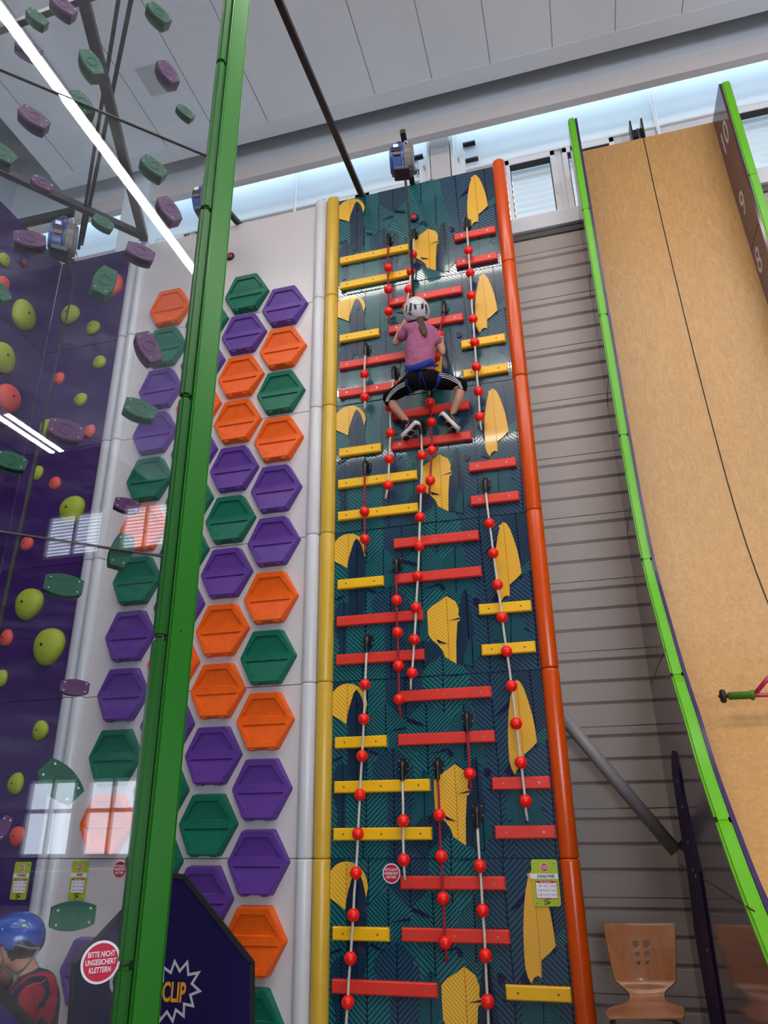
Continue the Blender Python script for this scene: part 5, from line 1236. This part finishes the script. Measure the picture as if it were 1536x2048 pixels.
# shoes
def shoe(heel, toe, ankle, side, nm='shoe'):
    d = (toe-heel); L = d.length; d = d.normalized(); n_ = (ankle-heel); up_ = (n_-d*n_.dot(d)).normalized(); s = d.cross(up_)
    bm = bmesh.new(); rows_ = [(0, .026, .055), (.06, .033, .07), (.2, .035, .082), (.35, .034, .075), (.55, .040, .052), (.75, .043, .042), (.9, .036, .034), (1.0, .018, .022)]
    rings = []
    for t, w, h in rows_:
        c = heel+d*(L*t); rings.append([bm.verts.new(c+s*(w*cos(a))*(1 if sin(a) < .3 else .8)+up_*(h*.5+h*.5*sin(a))) for a in [2*pi*i/16 for i in range(16)]])
    for r0, r1 in zip(rings, rings[1:]):
        for i in range(16): bm.faces.new((r0[i], r0[(i+1) % 16], r1[(i+1) % 16], r1[i]))
    bm.faces.new(rings[0]); bm.faces.new(list(reversed(rings[-1]))); bmesh.ops.recalc_face_normals(bm, faces=bm.faces)
    o = obj(nm, bm, m_shoe, climber, True)
    bm = bmesh.new(); rings = []
    for t, w, h in [(-.03, .020, 0), (.02, .034, 0), (.2, .038, 0), (.4, .036, 0), (.6, .044, 0), (.8, .046, 0), (.95, .034, 0), (1.03, .014, 0)]:
        c = heel+d*(L*t)+up_*(.012 if t > .9 else 0); rings.append([bm.verts.new(c+s*(w*a)+up_*b) for a, b in ((1, .016), (1, -.012), (.7, -.018), (-.7, -.018), (-1, -.012), (-1, .016))])
    for r0, r1 in zip(rings, rings[1:]):
        for i in range(6): bm.faces.new((r0[i], r0[(i+1) % 6], r1[(i+1) % 6], r1[i]))
    bm.faces.new(rings[0]); bm.faces.new(list(reversed(rings[-1]))); bmesh.ops.recalc_face_normals(bm, faces=bm.faces)
    so = obj('sole', bm, m_sole, o); autosmooth(so, 40)
    for t0, t1 in ((.04, .36), (.40, .68), (.72, .97)):
        bm = bmesh.new(); c = heel+d*(L*(t0+t1)/2); hl = L*(t1-t0)/2
        prism(bm, [c+d*(hl*math.copysign(abs(cos(a))**.5, cos(a)))+s*((.031 if t0 > .3 else .026)*math.copysign(abs(sin(a))**.5, sin(a)))-up_*.0175 for a in [2*pi*i/24 for i in range(24)]], -up_*.002); obj('tread_pad', bm, m_shoe, so)
    bm = bmesh.new(); tube(bm, [heel+d*L*.25+s*side*.036+up_*.05, heel+d*L*.4+s*side*.036+up_*.032, heel+d*L*.6+s*side*.038+up_*.03, heel+d*L*.42+s*side*.036+up_*.045], .0025, 6); obj('coral_trim', bm, m_coralst, o, True)
shoe(k(560, 1670, 5.09), k(392, 1862, 5.20), k(425, 1640, 5.15), -1)
shoe(k(832, 1565, 5.09), k(1022, 1772, 5.20), k(970, 1575, 5.15), 1)
for a, b in ((la, (438, 1668, 5.145)), (ra, (955, 1590, 5.145))):
    p = k(*b); bm = bmesh.new(); q_ = J[a-1][0]; d = (p-q_).normalized(); tube(bm, [p-d*.03, p+d*.03], .029, 14); obj('sock', bm, m_shoe, climber, True)

# ------------------------------------------------------------------ boy at the bottom left
def Q(x, y, Y): return Vector(WY(x/8.985, 1820+y/8.985, Y))
boy = thing('person', 'boy in blue helmet and red and navy striped shirt, head bowed', 'person', (-2.47, 3.02, 0))
OB = Vector(boy.location)
def b_(x, y, Y=3.02): return Q(x, y, Y)-OB
BJ = []; BE = []
def bj(x, y, Y, r, r2=None): BJ.append((b_(x, y, Y), r, r2 or r)); return len(BJ)-1
n0 = bj(250, 820, 3.02, .055); n1 = bj(470, 1080, 3.02, .046); n2 = bj(560, 1330, 3.03, .05); n3 = bj(520, 1650, 3.04, .09, .07); n4 = bj(480, 2300, 3.05, .085, .07)
sh = bj(440, 1600, 2.93, .045); el = bj(330, 2150, 2.88, .035); wr = bj(60, 2450, 2.86, .025); hn = bj(-60, 2520, 2.86, .022, .015)
sh2 = bj(540, 1600, 3.14, .045); el2 = bj(400, 2200, 3.18, .035); wr2 = bj(160, 2450, 3.14, .025); hn2 = bj(20, 2520, 3.12, .022, .015)
BE += [(n0, n1), (n1, n2), (n2, n3), (n3, n4), (n3, sh), (sh, el), (el, wr), (wr, hn), (n3, sh2), (sh2, el2), (el2, wr2), (wr2, hn2)]
base = BJ[n4][0]
for sgn in (-1, 1):
    a = len(BJ); hip = base+Vector((0, sgn*.07, -.08)); 
    BJ.append((hip, .062, .062)); BJ.append((Vector((hip.x-.02, sgn*.08, .26)), .045, .045)); BJ.append((Vector((hip.x+.02, sgn*.08, .07)), .028, .028)); BJ.append((Vector((hip.x-.09, sgn*.08, .035)), .028, .024)); BE += [(n4, a), (a, a+1), (a+1, a+2), (a+2, a+3)]
for hnd, sgn in ((hn, -1), (hn2, 1)):
    for q in range(4):
        p = BJ[hnd][0]; a = len(BJ); BJ.append((p+Vector((-.03, (q-1.5)*.013, -.012)), .0075, .0075)); BJ.append((p+Vector((-.05, (q-1.5)*.013, -.032)), .0068, .0068)); BE += [(hnd, a), (a, a+1)]
    a = len(BJ); BJ.append((p+Vector((-.005, -.024, -.018)), .0085, .0085)); BJ.append((p+Vector((-.022, -.026, -.032)), .0075, .0075)); BE += [(hnd, a), (a, a+1)]
# head facing -x, bowed
hcen = b_(180, 760, 3.02)
Rh = Matrix.Rotation(radians(-24), 3, 'Y')
def HV(x, y, z): return hcen + (Rh @ Vector((x, y, z)))     # -x = face direction
def head2(bm):
    def sp(c, r, s=14):
        bmesh.ops.create_uvsphere(bm, u_segments=s, v_segments=max(8, s*2//3), radius=1, matrix=Matrix.Translation(HV(*c)) @ Rh.to_4x4() @ Matrix.Diagonal((*r, 1)))
    sp((0, 0, .02), (.095, .075, .098), 28); sp((-.035, 0, -.055), (.058, .055, .05), 18); sp((-.06, 0, -.09), (.03, .032, .025)); sp((-.102, 0, -.02), (.016, .012, .02)); sp((-.094, 0, .0), (.01, .009, .03))
    sp((-.086, 0, -.062), (.014, .022, .012)); sp((-.083, .03, .015), (.012, .02, .008)); sp((-.083, -.03, .015), (.012, .02, .008))
    for s in (-1, 1):
        sp((-.075, s*.03, -.002), (.013, .014, .011))
        sp((.010, s*.084, -.012), (.021, .011, .032)); sp((.017, s*.092, .002), (.016, .009, .022)); sp((.004, s*.084, -.040), (.011, .008, .012))
bd = skin('body', BJ, BE, m_skin, boy, root=n3, subd=1, voxel=.0052, extra=head2, smooth_it=2)
# hair: short cap over back and sides
bm = bmesh.new(); bmesh.ops.create_uvsphere(bm, u_segments=90, v_segments=70, radius=1, matrix=Matrix.Translation(HV(.012, 0, .022)) @ Rh.to_4x4() @ Matrix.Diagonal((.096, .079, .096, 1)))
for f in list(bm.faces):
    c = Rh.transposed() @ (f.calc_center_median()-hcen)
    if c.x < -.045 or c.z < -.055 or (abs(c.y) > .045 and c.z < .022 and c.x < .042): bm.faces.remove(f)
obj('hair', bm, m_hair, boy, True)
# helmet
bh = mat('blue_helmet_shell', (14, 66, 168), .25, coat=.4)
bm = bmesh.new(); bmesh.ops.create_uvsphere(bm, u_segments=96, v_segments=72, radius=1)
for v in bm.verts:
    x, y, z = v.co; v.co = (Rh @ Vector((x*.152+.010, y*.108, z*.112+.032)))+hcen
for f in list(bm.faces):
    c = Rh.transposed() @ (f.calc_center_median()-hcen)
    lim = .030 if c.x < .02 else .030-(c.x-.02)*.35+max(0, (.03-abs(c.x-.05)))*.3
    if c.z < lim-.012*(c.x > .06)*2: bm.faces.remove(f)
hb_ = obj('helmet', bm, [bh, m_black], boy, True); md = hb_.modifiers.new('t', 'SOLIDIFY'); md.thickness = .012; md.offset = -1; md.material_offset_rim = 1; md.material_offset = 1
patch(hb_, Q(435, 280, 2.86)-OB, Vector((.021, 0, 0)), Vector((.002, 0, .009)), mat('neon_sticker', (140, 226, 60), .4), 'sticker')
for x, y, w, h in ((275, 200, .013, .004), (620, 340, .012, .003), (130, 325, .010, .003)): patch(hb_, Q(x, y, 2.86)-OB, Vector((w, 0, .002)), Vector((0, 0, h)), m_black, 'vent')
patch(hb_, Q(45, 345, 2.86)-OB, Vector((.006, 0, 0)), Vector((0, 0, .005)), m_signwhite, 'decal')
bm = bmesh.new(); bmesh.ops.create_uvsphere(bm, u_segments=80, v_segments=60, radius=1, matrix=Matrix.Translation(HV(.082, 0, .004)) @ Rh.to_4x4() @ Matrix.Diagonal((.066, .086, .060, 1)))
for f in list(bm.faces):
    c = Rh.transposed() @ (f.calc_center_median()-hcen)
    if c.x < .062 or c.z > .045: bm.faces.remove(f)
o = obj('rear_padding', bm, m_black, boy, True); o.modifiers.new('t', 'SOLIDIFY').thickness = .012
m_web = mat('grey_webbing', (120, 118, 112), .7)
def strap(pts, w, nm='chin_strap'):
    bm = bmesh.new(); tube(bm, pts, 0, rect=(.0015, w/2)); return obj(nm, bm, m_web, boy)
Yf = 2.925
strap([b_(700, 700, 2.945), b_(560, 900, Yf), b_(430, 1060, Yf), b_(280, 1150, 2.94)], .008)
strap([b_(-20, 930, 2.945), b_(90, 1040, Yf), b_(170, 1130, 2.93), b_(270, 1160, 2.94)], .009)
strap([b_(120, 640, 2.93), b_(330, 630, 2.93), b_(560, 690, 2.935), b_(720, 680, 2.95)], .006, 'cradle_band')
bm = bmesh.new(); c = b_(275, 1230, 2.94); box(bm, (c.x-.007, c.y-.006, c.z-.012), (c.x+.007, c.y+.004, c.z+.012), bev=.002); o = obj('buckle', bm, m_web, boy)
bm = bmesh.new(); box(bm, (c.x-.006, c.y-.005, c.z-.036), (c.x+.006, c.y+.003, c.z-.015), bev=.002); obj('buckle_tail', bm, m_web, boy)
# shirt
def shirt_mat():
    m = bpy.data.materials.new('navy_red_jersey'); m.use_nodes = True; N = m.node_tree.nodes; L = m.node_tree.links; b = N['Principled BSDF']; b.inputs['Roughness'].default_value = .8
    tc = N.new('ShaderNodeTexCoord'); mp = N.new('ShaderNodeMapping'); mp.inputs['Rotation'].default_value = (0, radians(22), radians(20)); w = N.new('ShaderNodeTexWave'); w.inputs['Scale'].default_value = 5.0; w.inputs['Distortion'].default_value = 3.5; w.inputs['Detail'].default_value = 1; w.inputs['Detail Scale'].default_value = 2.5
    L.new(tc.outputs['Object'], mp.inputs[0]); L.new(mp.outputs[0], w.inputs['Vector']); r = N.new('ShaderNodeValToRGB'); r.color_ramp.interpolation = 'CONSTANT'
    r.color_ramp.elements[0].color = rgb(20, 28, 62); r.color_ramp.elements[1].position = .52; r.color_ramp.elements[1].color = rgb(150, 22, 44); L.new(w.outputs[0], r.inputs[0]); L.new(r.outputs[0], b.inputs['Base Color']); return m
TJ = []
def tj(x, y, Y, r, r2=None): TJ.append((b_(x, y, Y), r, r2 or r)); return len(TJ)-1
t0 = tj(560, 1310, 3.03, .060, .064); t1 = tj(570, 1480, 3.03, .082, .10); t2 = tj(540, 1700, 3.04, .108, .13); t3 = tj(500, 2300, 3.05, .105, .12); t4 = tj(485, 2700, 3.05, .105, .115)
t5 = tj(410, 1640, 2.92, .062); t6 = tj(340, 2050, 2.89, .055); t7 = tj(560, 1640, 3.15, .062); t8 = tj(430, 2050, 3.17, .055)
jer = skin('jersey', TJ, [(t0, t1), (t1, t2), (t2, t3), (t3, t4), (t1, t5), (t5, t6), (t1, t7), (t7, t8)], shirt_mat(), boy, root=2, subd=2, voxel=.007, smooth_it=3)
hug(jer, [b_(380, 1400, 2.9), b_(480, 1340, 2.9), b_(600, 1290, 2.9), b_(720, 1270, 2.9), b_(780, 1220, 2.9)], .012, mat('navy_collar', (16, 22, 50), .8), 'collar', boy, up=.004)
hug(jer, [b_(480, 1405, 2.9), b_(600, 1350, 2.9), b_(730, 1325, 2.9), b_(800, 1270, 2.9)], .0022, m_coralst, 'collar_piping', boy, up=.006)
bm = bmesh.new(); b0 = base
PJ2 = [(b0+Vector((0, 0, .0)), .10, .085), (b0+Vector((0, -.07, -.10)), .075, .07), (Vector((b0.x-.02, -.08, .28)), .06, .06), (b0+Vector((0, .07, -.10)), .075, .07), (Vector((b0.x-.02, .08, .28)), .06, .06)]
bm.free(); skin('shorts', PJ2, [(0, 1), (1, 2), (0, 3), (3, 4)], mat('navy_shorts', (24, 28, 48), .8), boy, root=0, subd=2, voxel=.008, smooth_it=2)
# ------------------------------------------------------------------ world and view
sc = bpy.context.scene
sd = bpy.data.lights.new('sun', 'SUN'); sd.energy = 4.5; sd.angle = .01; sd.color = (1, .97, .93); so = bpy.data.objects.new('sun', sd); COL.objects.link(so)
so.rotation_euler = Vector((-.35, -1.0, -.95)).to_track_quat('-Z', 'Y').to_euler(); so.location = (2, 12, 14)
w = bpy.data.worlds.new('world'); sc.world = w; w.use_nodes = True
w.node_tree.nodes['Background'].inputs[0].default_value = (0.62, 0.80, 0.95, 1); w.node_tree.nodes['Background'].inputs[1].default_value = 0.75
sc.view_settings.view_transform = 'Standard'; sc.view_settings.look = 'None'; sc.view_settings.gamma = 1; sc.view_settings.exposure = 0.36
